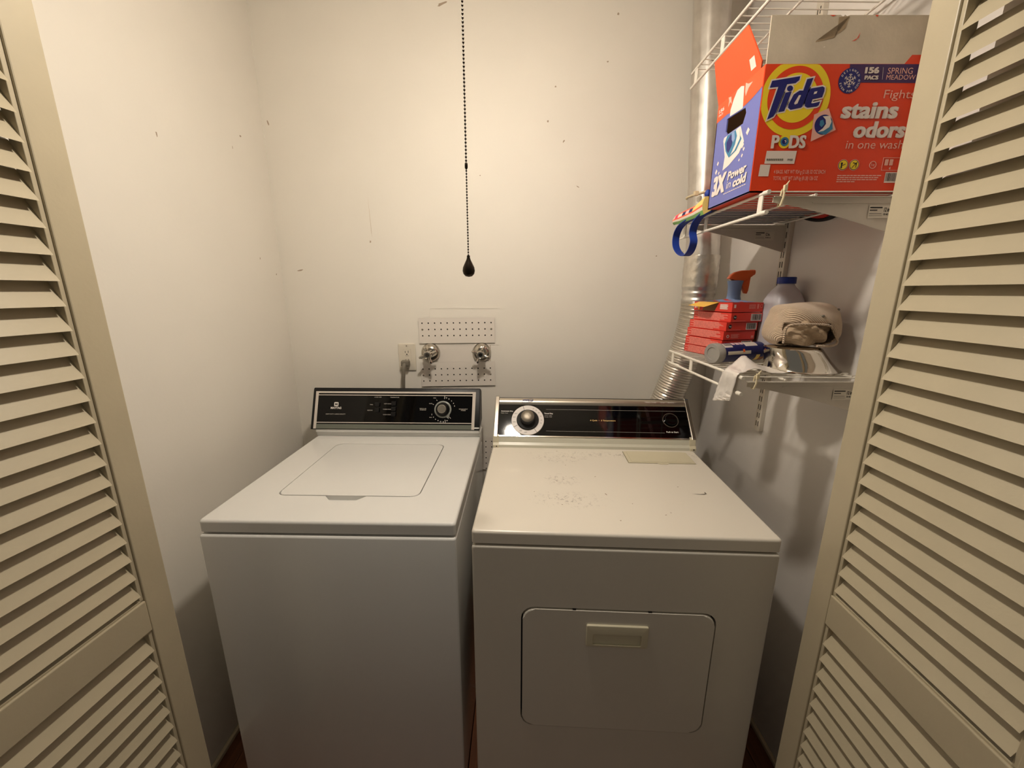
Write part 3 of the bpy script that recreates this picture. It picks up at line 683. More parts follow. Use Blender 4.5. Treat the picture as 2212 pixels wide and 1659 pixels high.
for (z, nm) in ((2.094, 'highest wire shelf'), (1.666, 'wire shelf with the orange carton'), (1.267, 'wire shelf with the soap boxes')):
    bracket(1.262, z, 'white steel bracket by the duct under the '+nm, False)
    bracket(.8925, z, 'white steel bracket by the door under the '+nm, True)
def zip_tie(x, y, z, h, label):
    mb = MB(); mb.tube([(x, y-.006, z+.004), (x-.002, y-.0075, z-h*.5), (x-.005, y-.006, z-h), (x-.004, y+.004, z-h-.001), (x, y+.006, z-h*.4), (x+.001, y+.004, z+.003)], .0020, 6, closed=True)
    mb.box(x-.003, x+.004, y-.009, y-.003, z-.002, z+.010, .001); mb.tube([(x+.001, y-.006, z+.008), (x+.007, y-.006, z+.018)], [.0022, .0008], 6)
    single('zip_tie', mb, 'tie', label, 'zip tie', (x, y, z-h))
zip_tie(.567, .8925, 1.673, .030, 'yellowed zip tie on the bracket under the orange carton')
zip_tie(.567, .8925, 1.273, .026, 'yellowed zip tie on the bracket under the steel bowl')

# ------------------------------------------------------------------ ceiling lamp and pull chain
cl = Thing('ceiling_lamp', 'white ceiling lampholder with a round down-facing lamp above the pull chain', 'lamp', (BULB[0], BULB[1], ZC))
TL_ = Matrix.Translation((BULB[0], BULB[1], 0))
cl.part('lampholder', MB().lathe([(.058, ZC), (.058, ZC-.018), (.045, ZC-.03), (.03, ZC-.045), (.024, ZC-.075), (.024, ZC-.165), (.019, ZC-.168)], 36, 0, TL_), 'porc')
cl.part('lamp_body', MB().lathe([(.0135, ZC-.165), (.0135, ZC-.19), (.028, ZC-.215), (.044, BULB[2]+.022), (.048, BULB[2]+.006), (.048, BULB[2]+.001), (.0455, BULB[2]+.001)], 40, 0, TL_, cap=False), 'porc', 40)
cl.part('diffuser', MB().lathe([(.0455*math.cos(a), BULB[2]-.034*math.sin(a)) for a in [PI/2*k_/8 for k_ in range(9)]], 40, 0, TL_), 'bulb', 180)
ch = Thing('pull_chain', 'dark beaded lamp pull chain with a teardrop bob hanging in the middle of the closet', 'pull chain', (-.089, .84, 1.497))
mb = MB(); z = 1.7145
while z < 2.40: mb.ball((-.089, .84, z), .0024, sub=1); z += .0063
z = 1.6965
while z > 1.538: mb.ball((-.089, .84, z), .0020, sub=1); z -= .0054
mb.tube([(-.089, .84, 1.53), (-.089, .84, 2.40)], .0006, 6); mb.tube([(-.089, .84, 2.40), (BULB[0], BULB[1]+.02, 2.405)], .0012, 6)
ch.part('bead_string', mb, 'bronze', 60, kind='stuff')
ch.part('connector', MB().lathe([(.0012, 1.699), (.0028, 1.7015), (.003, 1.7055), (.0028, 1.7095), (.0012, 1.712)], 12, 0, Matrix.Translation((-.089, .84, 0))), 'bronze', 60)
ch.part('bob', MB().lathe([(.0008, 1.497), (.007, 1.4985), (.0112, 1.503), (.0128, 1.509), (.0118, 1.516), (.008, 1.524), (.0045, 1.531), (.0032, 1.535), (.0032, 1.539), (.001, 1.540)], 28, 0, Matrix.Translation((-.089, .84, 0))), 'bronze', 60)

# ------------------------------------------------------------------ detergent carton on the middle shelf
BX, BYf, BYb, BZ, BH, BXr = .512, .918, 1.105, 1.6755, .2385, .839
bx = Thing('detergent_carton', 'open orange laundry detergent carton with periwinkle end and torn grey flap', 'carton', ((BX+BXr)/2, (BYf+BYb)/2, BZ))
TFr = frame_from((BX, BYf, 1.678), (1, 0, 0), (0, 0, 1))            # front print
TLe = frame_from((.512, 1.105, 1.678), (0, -1, 0), (0, 0, 1))        # end print, reads towards the camera
fp = bx.part('front_panel', MB().box(BX, BXr, BYf, BYf+.003, BZ, BZ+BH), 'o_red')
bx.part('back_panel', MB().box(BX, BXr, BYb-.003, BYb, BZ, BZ+BH), 'o_red'); bx.part('bottom_panel', MB().box(BX, BXr, BYf, BYb, BZ, BZ+.003), 'o_red'); bx.part('side_panel', MB().box(BXr-.003, BXr, BYf, BYb, BZ, BZ+BH), 'o_blue')
bx.part('liner', MB().box(BX+.0045, BXr-.0045, BYf+.0031, BYf+.0036, BZ+.004, BZ+BH-.001).box(BX+.0045, BXr-.0045, BYb-.0036, BYb-.0031, BZ+.004, BZ+BH-.001).box(BX+.0045, BXr-.0045, BYf+.004, BYb-.004, BZ+.0031, BZ+.0036).box(BXr-.0036, BXr-.0031, BYf+.004, BYb-.004, BZ+.004, BZ+BH-.001), 'inner', kind='stuff')
hole = [(.051, .189), (.1278, .1822), (.1334, .1702), (.1244, .1521), (.0595, .1527), (.050, .162)]
Lw = .185
ep = bx.part('end_panel', MB().plate([(0, -.0025), (Lw, -.0025), (Lw, .236), (0, .236)], [hole], -.003, 0, 0, TLe), 'o_blue')
bx.part('end_liner', MB().plate([(0.004, 0), (Lw-.004, 0), (Lw-.004, .236), (0.004, .236)], [offset_poly(hole, .003)], -.004, -.0031, 0, TLe), 'inner')
mb = MB()
# red top of the end panel, split round the hand hole
red = [(0, .1977), (.0300, .1990), (.0485, .1996), (.085, .1935), (.1231, .1877), (.155, .1915), (Lw, .1985), (Lw, .236), (0, .236)]
mb.flat(red, .0004, 0, TLe)
mb.flat([(.0854, .234), (.100, .2355), (.1131, .2302), (.1180, .1850), (.0638, .1895), (.0637, .2033), (.074, .222)], .0007, 1, TLe)
mb.flat([(.048, .235), (.052, .226), (.050, .214), (.058, .222), (.066, .214), (.060, .232)], .0006, 4, TLe); mb.flat([(.118, .234), (.130, .227), (.146, .224), (.132, .218), (.124, .206), (.119, .216)], .0006, 4, TLe)
mb.text('156', .0085, .2155, .024, .0085, 1, TLe, .0008, bold=.03); mb.text('PACS', .0085, .208, .020, .005, 1, TLe, .0008, bold=.02)
pod = [(.045, .1438), (.0475, .150), (.118, .150), (.1391, .1124), (.1239, .0933), (.0848, .0799), (.0569, .0756), (.0605, .1049)]
mb.flat(pod, .0005, 1, TLe); mb.flat([(.0534, .1351), (.062, .1495), (.104, .149), (.1281, .1216), (.1104, .1031), (.0808, .0968), (.0619, .1164)], .0008, 2, TLe)
mb.flat([(.062, .135), (.078, .1465), (.092, .140), (.088, .120), (.076, .108), (.066, .118)], .0010, 3, TLe); mb.flat([(.083, .1475), (.094, .1475), (.100, .131), (.093, .125), (.086, .133)], .0012, 5, TLe)
mb.flat([(.100, .148), (.117, .147), (.122, .124), (.104, .105), (.088, .101), (.104, .118), (.108, .134)], .0012, 1, TLe)
for (x_, y_, s_) in ((.135, .105, .006), (.142, .096, .004), (.138, .084, .004), (.150, .1275, .007), (.030, .098, .005), (.026, .080, .006), (.040, .074, .004), (.128, .078, .003)):
    mb.flat([(x_-s_, y_), (x_, y_+s_*1.2), (x_+s_, y_+s_*.2), (x_, y_-s_)], .0006, 1, TLe)
mb.text('3X', .0150, .0235, .066, .0455, 1, TLe, .0008, bold=.02, shear=.15, fat=.0030); mb.text('Power', .0860, .0455, .078, .0185, 1, TLe, .0008, bold=.02, shear=.1, fat=.0010)
mb.text('in', .0850, .0275, .019, .0160, 1, TLe, .0008, shear=.1); mb.text('cold', .1130, .0240, .055, .0195, 1, TLe, .0008, bold=.02, shear=.1, fat=.0013)
for k_ in range(11): mb.flat([(.0747+.0086*k_, .0178), (.0815+.0086*k_, .0178), (.0815+.0086*k_, .0196), (.0747+.0086*k_, .0196)], .0007, 1, TLe)
bx.part('end_print', mb, ['o_red2', 'o_white', 'o_teal', 'o_navy', 'o_pink', 'spray_b'], 0, kind='stuff', under=ep)
Rd, Wt, Ye, Nv, Pu, Te, Pk = 0, 1, 2, 3, 4, 5, 6
FM = ['o_red', 'o_white', 'o_yel', 'o_navy', 'o_pur', 'o_teal', 'o_pink', 'ink_k', 'cord', 'o_yel']
def fpart(nm, kind=None):
    global mb
    bx.part(nm, mb, FM, 0, kind=kind, under=fp); mb = MB()
mb = MB()
rc_, rz_ = .0688, .1755
def disc(r, lift, mi, clip=.2355, left=.0008):
    mb.flat([(max(left, x_), min(clip, y_)) for x_, y_ in circ(rc_, rz_, r, 64)], lift, mi, TFr)
disc(.0708, .0003, Ye); disc(.0572, .0005, Rd); disc(.0450, .0007, Ye)
Tl = [[(.0161, .206), (.0719, .2142), (.0708, .2072), (.064, .202), (.0474, .1998), (.0329, .1501), (.0281, .1417), (.016, .136), (.0302, .1954), (.0129, .1936)],
      [(.0463, .1849), (.0588, .1872), (.0491, .1517), (.0364, .1494)],
      [(.099, .2114), (.0867, .209), (.082, .1887), (.0748, .1887), (.0639, .1819), (.0557, .1638), (.0558, .1578), (.0616, .154), (.0817, .1578), (.0848, .16)],
      [(.0925, .1849), (.0972, .1924), (.1205, .1961), (.1248, .1939), (.1254, .1879), (.1228, .1767), (.1036, .1729), (.1023, .1661), (.1053, .1657), (.1202, .1691), (.118, .162), (.1141, .16), (.0955, .1578), (.0898, .1608), (.0888, .1669)]]
for pl in Tl: mb.flat([(max(.001, a), b_) for a, b_ in offset_poly(pl, .0026)], .0009, Wt, TFr)
mb.flat(circ(.0544, .1924, .0086, 24, .0080), .00092, Wt, TFr)
for pl in Tl: mb.flat(pl, .0011, Nv, TFr)
mb.flat(circ(.0544, .1924, .0061, 24, .0053), .0011, Nv, TFr)
mb.flat([(.0745, .1804), (.0788, .1804), (.0739, .1653), (.0687, .1635), (.067, .1657)], .0013, Wt, TFr); mb.flat([(.1051, .1864), (.1109, .1876), (.1099, .1834), (.1042, .1819)], .0013, Wt, TFr)
fpart('logo')
mb.text('P', .0316, .0824, .016, .0249, Wt, TFr, .0006, bold=.02, fat=.0008); mb.text('DS', .0690, .0824, .0345, .0249, Wt, TFr, .0006, bold=.02, fat=.0008)
mb.flat(circ(.0590, .0953, .0128, 28), .0006, Ye, TFr); mb.flat(circ(.0590, .0953, .0086, 24), .0008, Te, TFr); mb.flat(circ(.0585, .0955, .0050, 20), .0010, Nv, TFr); mb.flat([(.0575, .097), (.061, .0985), (.0625, .095), (.060, .0925), (.0605, .096)], .0012, Wt, TFr)
fpart('pods_lettering', 'stuff')
mb.flat([(.0228, .0533), (.0862, .0533), (.0879, .078), (.0245, .078)], .0005, Wt, TFr)
mb.text('19:50', .0700, .0590, .0116, .0040, 7, TFr, .0008, bold=.02)
for k_ in range(9): mb.flat([(.0264+.0040*k_, .0594), (.0293+.0040*k_, .0594), (.0293+.0040*k_, .0632), (.0264+.0040*k_, .0632)], .0008, 8, TFr)
fpart('date_label', 'stuff')
mb.flat([(.0134, .029), (.0350, .029), (.0363, .0518), (.0147, .0518)], .0005, Wt, TFr)
fpart('blank_label')
mb.text('4 BAGS. NET WT 924 g (2 LB) 32 OZ EACH', .0455, .0318, .1095, .0098, Pk, TFr, .0006, bold=.01); mb.text('TOTAL NET WT 3.69 kg (8 LB) 126 OZ', .0460, .0192, .0950, .0098, Pk, TFr, .0006, bold=.01)
fpart('weight_lettering', 'stuff')
XE = BXr-BX-.001
mb.flat([(.1689, .2355), (XE, .2355), (XE, .2022), (.1933, .2032), (.17, .2249)], .0004, Pu, TFr)
fpart('purple_band')
mb.flat(circ(.1737, .2063, .0228, 36), .0006, Nv, TFr)
for k_ in range(6):
    a = k_*PI/3+PI/6; d_ = Vector((math.cos(a), math.sin(a))); q = Vector((-d_.y, d_.x)); c_ = Vector((.1737, .2063))
    mb.flat([tuple(c_+q*.0006), tuple(c_-q*.0006), tuple(c_+d_*.0125-q*.0006), tuple(c_+d_*.0125+q*.0006)], .0009, Wt, TFr)
    for s_ in (-1, 1):
        for r_ in (.005, .009):
            e = (d_*.6+q*s_*.8); p_ = c_+d_*r_; qq = Vector((-e.y, e.x))*.0005
            mb.flat([tuple(p_+qq), tuple(p_-qq), tuple(p_+e*.004-qq), tuple(p_+e*.004+qq)], .0009, Wt, TFr)
for (t_, a0, st, fl_) in (('DESIGNED', 152, -17.5, 1), ('EVEN FOR COLD', 196, 13.8, -1)):
    for k_, c_ in enumerate(t_):
        if c_ == ' ': continue
        a = math.radians(a0+st*k_); r_ = .0188
        px, py = .1737+r_*math.cos(a), .2063+r_*math.sin(a); rot = a-PI/2 if fl_ > 0 else a+PI/2
        q = Matrix.Rotation(rot, 2) @ Vector((0, -.0019)); mb.text(c_, px+q.x, py+q.y, None, .0038, Wt, TFr, .0009, bold=.02, align='CENTER', rot=rot)
fpart('snowflake_badge')
mb.text('156', .2009, .2187, .0284, .0113, Wt, TFr, .0008, bold=.02, fat=.0008); mb.text('PACS', .2024, .208, .0277, .0072, Wt, TFr, .0008, bold=.02, fat=.0004)
mb.flat([(.2390, .2084), (.2396, .2084), (.2372, .23), (.2366, .23)], .0007, Wt, TFr)
mb.text('SPRING', .2472, .2183, .0505, .0107, Pk, TFr, .0008); mb.text('MEADOW', .2466, .208, .0590, .0087, Pk, TFr, .0008)
fpart('band_lettering', 'stuff')
mb.text('Fights', .2483, .1700, .0640, .0200, Pk, TFr, .0008, shear=.05)
mb.text('stains', .1665, .1377, .1174, .0300, Wt, TFr, .0008, bold=.02, shear=.08, fat=.0013); mb.text('odors', .1992, .1019, .1075, .0310, Wt, TFr, .0008, bold=.02, shear=.08, fat=.0013)
mb.text('in one wash', .1888, .082, .1200, .0158, Pk, TFr, .0008, shear=.08)
fpart('slogan', 'stuff')
mb.flat([(.1118, .1453), (.1399, .157), (.1619, .1172), (.1132, .0953)], .0010, Pk, TFr)
mb.flat(circ(.1345, .1268, .0185, 30), .0012, Nv, TFr); mb.flat([(.124, .112), (.142, .108), (.155, .119), (.150, .136), (.146, .126), (.136, .116)], .0014, Te, TFr)
mb.flat([(.130, .142), (.145, .143), (.150, .132), (.147, .122), (.136, .115), (.125, .113), (.134, .120), (.139, .128), (.137, .136)], .0016, Wt, TFr); mb.flat([(.126, .134), (.132, .136), (.136, .128), (.131, .122), (.126, .126)], .0015, Te, TFr)
fpart('pod_picture')
for cx_ in (.1901, .2137):
    mb.flat(circ(cx_, .0511, .0108, 28), .0005, Pk, TFr); mb.flat(circ(cx_, .0511, .0098, 28), .0007, 7, TFr); mb.flat(circ(cx_, .0511, .0088, 28), .0009, 9, TFr)
mb.flat(circ(.1868, .0535, .0024, 12), .0011, 7, TFr); mb.flat([(.1850, .0445), (.1885, .0445), (.1882, .0515), (.1855, .0515)], .0011, 7, TFr); mb.flat([(.1885, .0505), (.1945, .0535), (.1950, .0525), (.1890, .0490)], .0011, 7, TFr)
mb.flat([(.2085, .0455), (.2190, .0575), (.2200, .0567), (.2095, .0447)], .0011, 7, TFr); mb.flat([(.2100, .0560), (.2190, .0540), (.2175, .0455), (.2165, .0455), (.2170, .0525), (.2100, .0545)], .0011, 7, TFr)
mb.plate(circ(.2533, .0511, .0074, 28), [circ(.2533, .0511, .0062, 28)], .0004, .0008, Pk, TFr); mb.text('he', .2533, .0485, .007, .0060, Pk, TFr, .0008, align='CENTER')
mb.plate([(.2732, .0404), (XE-.004, .0404), (XE-.004, .0653), (.2732, .0653)], [[(.274, .0412), (XE-.0048, .0412), (XE-.0048, .0645), (.274, .0645)]], .0003, .0006, Pk, TFr)
for x_ in (.2775, .2875): mb.flat(rrect(x_, x_+.0075, .0500, .0620, .001), .0007, Pk, TFr)
mb.text('4', .2885, .042, None, .0055, Wt, TFr, .0007)
fpart('pictograms', 'stuff')
for r_ in range(4):
    xx = .182; rnd = random.Random(r_)
    while xx < (.268 if r_ < 3 else .214):
        w_ = rnd.uniform(.004, .010); mb.flat([(xx, .0296-.0040*r_), (xx+w_, .0296-.0040*r_), (xx+w_, .0315-.0040*r_), (xx, .0315-.0040*r_)], .0006, Pk, TFr); xx += w_+.0012
fpart('small_print', 'stuff')
mb.flat([(.2839, .0164), (XE-.004, .0164), (XE-.004, .037), (.2839, .037)], .0005, Wt, TFr)
xx = .2855; rnd = random.Random(8)
while xx < XE-.006:
    w_ = rnd.uniform(.0005, .0014); mb.flat([(xx, .0195), (xx+w_, .0195), (xx+w_, .0355), (xx, .0355)], .0008, 7, TFr); xx += w_+rnd.uniform(.0006, .0012)
fpart('barcode')
# flaps
hz = BZ+BH
ff = bx.part('front_flap', MB().prism([(.001, .0), (.279, .0), (.292, .0165), (XE, .0165), (XE, .0850), (.155, .0850), (.150, .0830), (.146, .0855), (.142, .0825), (.137, .0852), (.0015, .0852)], -.0026, 0, 0, frame_from((BX, BYf+.001, hz), (1, 0, 0), (0, .03, 1))), 'card', label='torn grey inside of the carton front flap')
Tff = frame_from((BX, BYf+.001, hz), (1, 0, 0), (0, .03, 1)); dz_ = -.2360
mb = MB(); mb.flat([(.1343, .2979+dz_), (.1339, .3174+dz_), (.155, .3188+dz_), (.1492, .2979+dz_), (.1406, .2909+dz_), (.128, .2855+dz_), (.095, .277+dz_), (.094, .274+dz_), (.13, .282+dz_)], .0003, 0, Tff)
mb.flat([(.1653, .2753+dz_), (.1758, .281+dz_), (.1811, .2916+dz_), (.1788, .2824+dz_), (.1732, .2774+dz_)], .0004, 1, Tff); mb.flat([(.110, .2650+dz_), (.114, .2672+dz_), (.1145, .2655+dz_)], .0004, 2, Tff)
mb.flat([(.115, .0848), (.122, .0825), (.128, .0848)], .0004, 1, Tff); mb.flat([(.205, .0848), (.209, .0815), (.212, .0848)], .0004, 1, Tff)
bx.part('tear_marks', mb, ['card_dk', 'o_red', 'o_white'], 0, kind='stuff', under=ff)
bx.part('flap_corner', MB().prism([(.279, .0), (XE, .0), (XE, .0165), (.292, .0165)], -.0026, 0, 0, Tff), 'o_red', under=ff)
Tef = frame_from((.512, 1.105, hz-.001), (0, -1, 0), (-.30, 0, 1))
ef = bx.part('end_flap', MB().prism([(0, 0), (.170, 0), (.176, .012), (.162, .056), (.150, .092), (.012, .092), (.002, .030)], -.0026, 0, 0, Tef), 'o_red2', label='orange end flap standing open')
bx.part('blank_sticker', MB().flat([(.140, .0115), (.158, .0115), (.157, .033), (.139, .033)], .0005, 0, Tef), 'o_white', 0, under=ef)

# ------------------------------------------------------------------ striped tote bag beyond the carton
tb = Thing('tote_bag', 'multicoloured striped cloth tote bag lying flat behind the orange carton', 'bag', (.66, 1.22, 1.6735))
ns, ntt = 30, 16
b = bmesh.new(); G = []
Y0, Y1 = 1.112, 1.338
cols = ['t_green', 't_white', 't_coral', 't_navy', 't_white', 't_pink', 't_yel', 't_lil', 't_red', 't_black']
for (xs, sgn) in ((.506, -1), (.822, 1)):
    rows = []
    for j in range(ntt+1):
        t = j/ntt; row = []
        for i in range(ns+1):
            s_ = i/ns; y = Y1+(Y0-Y1)*s_
            zb = (1.6740-.0085*min(1, s_/.35)) if sgn < 0 else 1.6765
            zt = 1.680+.014*min(1, s_/.15)**.7+.004*min(1, s_/.4)+.012*max(0, s_-.75)/.25
            rnd_end = .012*(1-min(1, s_/.18))**2
            bul = sgn*(.006*math.sin(PI*t)*min(1, s_/.12+.2))
            row.append(b.verts.new((xs+bul-sgn*rnd_end, y, zb+(zt-zb)*t)))
        rows.append(row)
    G.append(rows)
midrow = [b.verts.new((.526, Y1+(Y0-Y1)*i/ns, 1.6770)) for i in range(ns+1)]
def tmat(t, s_):
    if t < .22: return 0
    if t < .44: return 1
    if t < .58: return 2
    k_ = int(s_*9.5)
    if t < .90 and s_ < .78: return [2, 4, 5, 4, 3, 7, 3, 6, 0, 6][min(9, k_)]
    return 6 if s_ > .78 else 2
for si, rows in enumerate(G):
    for j in range(ntt):
        for i in range(ns):
            q = (rows[j][i], rows[j][i+1], rows[j+1][i+1], rows[j+1][i]); f = b.faces.new(q if si == 1 else q[::-1]); f.material_index = tmat((j+.5)/ntt, (i+.5)/ns)
A, B = G
def join(la, lb, mi):
    for i in range(len(la)-1):
        f = b.faces.new((la[i], la[i+1], lb[i+1], lb[i])); f.material_index = mi
join(A[-1], B[-1], 2); join(midrow, A[0], 3); join(B[0], midrow, 3)
for e_ in (0, -1):
    f = b.faces.new([r[e_] for r in A]+[r[e_] for r in B][::-1]+[midrow[e_]]); f.material_index = 0 if e_ == 0 else 6
bmesh.ops.recalc_face_normals(b, faces=b.faces[:])
mb = MB(); mb.merge(b, keep=True); tb.part('body', mb, cols, 60)
def ribbon(pts, wd, th, wdir, name, mats, thing):
    b = bmesh.new(); rows = []
    for i, p in enumerate(pts):
        p = Vector(p); t = (Vector(pts[min(i+1, len(pts)-1)])-Vector(pts[max(0, i-1)])).normalized()
        wv = Vector(wdir[i] if isinstance(wdir, list) else wdir); wv = (wv-t*wv.dot(t)).normalized(); nn = t.cross(wv)
        rows.append([b.verts.new(p+wv*wd*a+nn*th*c) for a, c in ((-.5, -.5), (.5, -.5), (.5, .5), (-.5, .5))])
    for i in range(len(rows)-1):
        for k_ in range(4): b.faces.new((rows[i][k_], rows[i][(k_+1) % 4], rows[i+1][(k_+1) % 4], rows[i+1][k_]))
    b.faces.new(rows[0][::-1]); b.faces.new(rows[-1]); bmesh.ops.recalc_face_normals(b, faces=b.faces[:])
    mb = MB(); mb.merge(b); return thing.part(name, mb, mats, 60)
def catmull(P, k=6):
    P = [Vector(p) for p in P]; out = []
    for i in range(len(P)-1):
        p0, p1, p2, p3 = P[max(0, i-1)], P[i], P[i+1], P[min(len(P)-1, i+2)]
        for j in range(k):
            t = j/k; out.append(.5*((2*p1)+(-p0+p2)*t+(2*p0-5*p1+4*p2-p3)*t*t+(-p0+3*p1-3*p2+p3)*t**3))
    out.append(P[-1]); return out
lp = catmull([(.524, 1.118, 1.678), (.512, 1.135, 1.668), (.508, 1.160, 1.652), (.508, 1.172, 1.629), (.508, 1.160, 1.604), (.508, 1.173, 1.580), (.508, 1.204, 1.5695), (.508, 1.248, 1.580), (.508, 1.282, 1.604), (.508, 1.287, 1.634), (.508, 1.263, 1.657), (.512, 1.225, 1.668), (.524, 1.195, 1.6735)])
ribbon(lp, .022, .0022, (1, .15, 0), 'strap', 'strapb', tb)
tb.part('strap_end', MB().ball((.514, 1.118, 1.717), .010, sub=2, sc=(.8, .7, 1.15)), 'strapb', 60)
sg = [(.79+.03*math.cos(0), 1.0, 1.678)]
tb.part('sagging_edge', MB().tube(catmull([(.822, 1.215, 1.685), (.832, 1.185, 1.668), (.834, 1.15, 1.658), (.835, 1.118, 1.655), (.835, 1.09, 1.658), (.835, 1.074, 1.670)]), .0045, 10), 't_black', 60)
b = bmesh.new(); top = [(.8325, 1.20-.013*k_, 1.682 if k_ < 7 else 1.6735) for k_ in range(10)]
bot = [(.8355, 1.20-.013*k_, 1.6725-.0155*math.sin(PI*min(1, (k_+.6)/9.6))) for k_ in range(10)]
va = [b.verts.new(p) for p in top]; vb = [b.verts.new(p) for p in bot]
for i in range(9): b.faces.new((va[i], va[i+1], vb[i+1], vb[i]))
mb = MB(); mb.merge(b); o = tb.part('lining', mb, 't_red', 60); sm = o.modifiers.new('thick', 'SOLIDIFY'); sm.thickness = .002

# ------------------------------------------------------------------ lower shelf: soap boxes
z0s = [1.2745, 1.2996, 1.3275, 1.3540, 1.3800, 1.4085]
Ls = [(.5795, 1.314), (.5795, 1.311), (.583, 1.311), (.588, 1.311), (.599, 1.311), (.597, 1.311)]
SA = -math.atan2(.155, .040)     # heading of the narrow end, from the far corner towards the camera
lab = ['red soap-pad box lowest in the stack, standing on the wire shelf', 'red soap-pad box second from the bottom of the stack', 'red soap-pad box third from the bottom of the stack', 'red soap-pad box third from the top of the stack',
       'red soap-pad box second from the top of the stack, under the opened one', 'opened red soap-pad box on top of the stack with yellow torn flap']
for i in range(6):
    hh = (z0s[i+1]-z0s[i]-.0008) if i < 5 else .0275
    hh = min(hh, .0262) if i < 5 else hh
    ang = SA+[.02, .01, .0, .0, .0, .01][i]
    dl, dw = Vector((math.cos(ang), math.sin(ang), 0)), Vector((-math.sin(ang), math.cos(ang), 0))
    p0 = Vector((*Ls[i], z0s[i])); Ln, Wn = .158, .112
    t = Thing('soap_pad_box', lab[i], 'box', tuple(p0+dl*Ln/2+dw*Wn/2), ang, group='red soap-pad boxes stacked on the lower shelf', local=True)
    bd = t.part('carton', MB().box(-Ln/2, Ln/2, -Wn/2, Wn/2, 0, hh, .0008), 's_red')
    Tn = frame_from((-Ln/2, -Wn/2, 0), (1, 0, 0), (0, 0, 1))        # long side towards the duct
    Te_ = frame_from((Ln/2, -Wn/2, 0), (0, 1, 0), (0, 0, 1))        # end towards the camera
    mb = MB(); rnd = random.Random(20+i)
    if i < 5:
        fl_ = i in (2,)
        for r_ in range(6):
            zz = hh*.08+r_*hh*.15; x_ = .004+(.05*(.3 if r_ % 2 else 0)); e = Ln-.008-rnd.uniform(0, .045)*(1 if r_ in (0, 5) else .4)
            mb.flat([(x_, zz), (e, zz), (e-.004, zz+hh*.12), (x_, zz+hh*.12)], .0004, 0, Tn)
        if i in (0, 1, 3, 4):
            mb.flat(circ(.0135, hh*.52, .0062, 20), .0004, 2, Te_); mb.text('Pad', .0135, hh*.44, .0075, .0045, 1, Te_, .0007, bold=.02, align='CENTER')
            mb.flat([(.070, hh*.12), (.108, hh*.12), (.108, hh*.90), (.070, hh*.90)], .0004, 1, Te_); xx = .073
            while xx < .105:
                w_ = rnd.uniform(.0006, .0022); mb.flat([(xx, hh*.20), (xx+w_, hh*.20), (xx+w_, hh*.86), (xx, hh*.86)], .0007, 3, Te_); xx += w_+rnd.uniform(.0008, .002)
            mb.flat([(.006, hh*.10), (.052, hh*.10), (.052, hh*.14), (.006, hh*.14)], .0004, 0, Te_)
        else:
            mb.plate(circ(.0155, hh*.42, .0045, 16), [circ(.0155, hh*.42, .0030, 16)], .0002, .0005, 1, Te_)
            for r_ in range(5): mb.flat([(.026, hh*(.2+.1*r_)), (.026+rnd.uniform(.02, .034), hh*(.2+.1*r_)), (.052, hh*(.26+.1*r_)), (.026, hh*(.26+.1*r_))], .0005, 0, Te_)
            mb.flat(rrect(.099, .108, hh*.15, hh*.45, .001), .0004, 0, Te_)
        t.part('print', mb, ['s_print', 'o_white', 'ink_k', 'ink_k'], 0, kind='stuff', under=bd)
    else:
        for r_ in range(5): mb.flat([(.112, hh*(.28+.11*r_)), (.143-rnd.uniform(0, .006), hh*(.28+.11*r_)), (.144, hh*(.36+.11*r_)), (.112, hh*(.36+.11*r_))], .0004, 1, Tn)
        for r_ in range(3): mb.flat([(.004, hh*(.32+.12*r_)), (.022, hh*(.34+.12*r_)), (.022, hh*(.42+.12*r_)), (.004, hh*(.40+.12*r_))], .0004, 1, Tn)
        mb.flat(rrect(.0065, .0135, hh*.45, hh*.80, .0006), .0004, 1, Te_)
        for r_ in range(4): mb.flat([(.060, hh*(.36+.12*r_)), (.084, hh*(.36+.12*r_)), (.084, hh*(.43+.12*r_)), (.060, hh*(.43+.12*r_))], .0004, 0, Te_)
        mb.plate(circ(.105, hh*.62, .0050, 16), [circ(.105, hh*.62, .0036, 16)], .0002, .0005, 0, Te_); mb.flat(rrect(.089, .096, hh*.35, hh*.85, .001), .0004, 0, Te_)
        mb.flat([(.040, hh*.05), (.092, hh*.05), (.104, hh*.95), (.048, hh*.95)], .0005, 2, Tn)
        t.part('print', mb, ['s_print', 'o_white', 'inner'], 0, kind='stuff', under=bd)
        t.part('torn_flap', MB().prism([(.024, .0), (.108, .0), (.086, .038), (.008, .032)], -.0005, .0005, 0, Tn @ Matrix.Translation((0, hh+.0004, 0)) @ Matrix(((1, 0, 0, 0), (0, -.38, 0, 0), (0, .92, 1, 0), (0, 0, 0, 1)))), 's_yel', label='yellow torn carton flap', under=bd)
        t.part('flap_edge', MB().box(-Ln/2+.020, -Ln/2+.027, -Wn/2-.001, -Wn/2+.001, hh*.12, hh*.62), 's_yel', under=bd)
        b = bmesh.new(); rnd = random.Random(3); gx, gy = 12, 8; V = []
        for jx in range(gx+1):
            col_ = []
            for jy in range(gy+1):
                u_, v_ = jx/gx, jy/gy; col_.append(b.verts.new((-Ln/2+.012+u_*(Ln-.018), -Wn/2+.012+v_*(Wn-.018), hh+.0012+.0065*math.sin(PI*u_)*math.sin(PI*v_)*(.5+rnd.random()*.9))))
            V.append(col_)
        for jx in range(gx):
            for jy in range(gy): f = b.faces.new((V[jx][jy], V[jx+1][jy], V[jx+1][jy+1], V[jx][jy+1])); f.material_index = 0 if (jx*3+jy) % 5 else 1
        mb = MB(); mb.merge(b, keep=True); t.part('crumpled_wrapper', mb, ['spray_b', 's_red'], 30, under=bd)
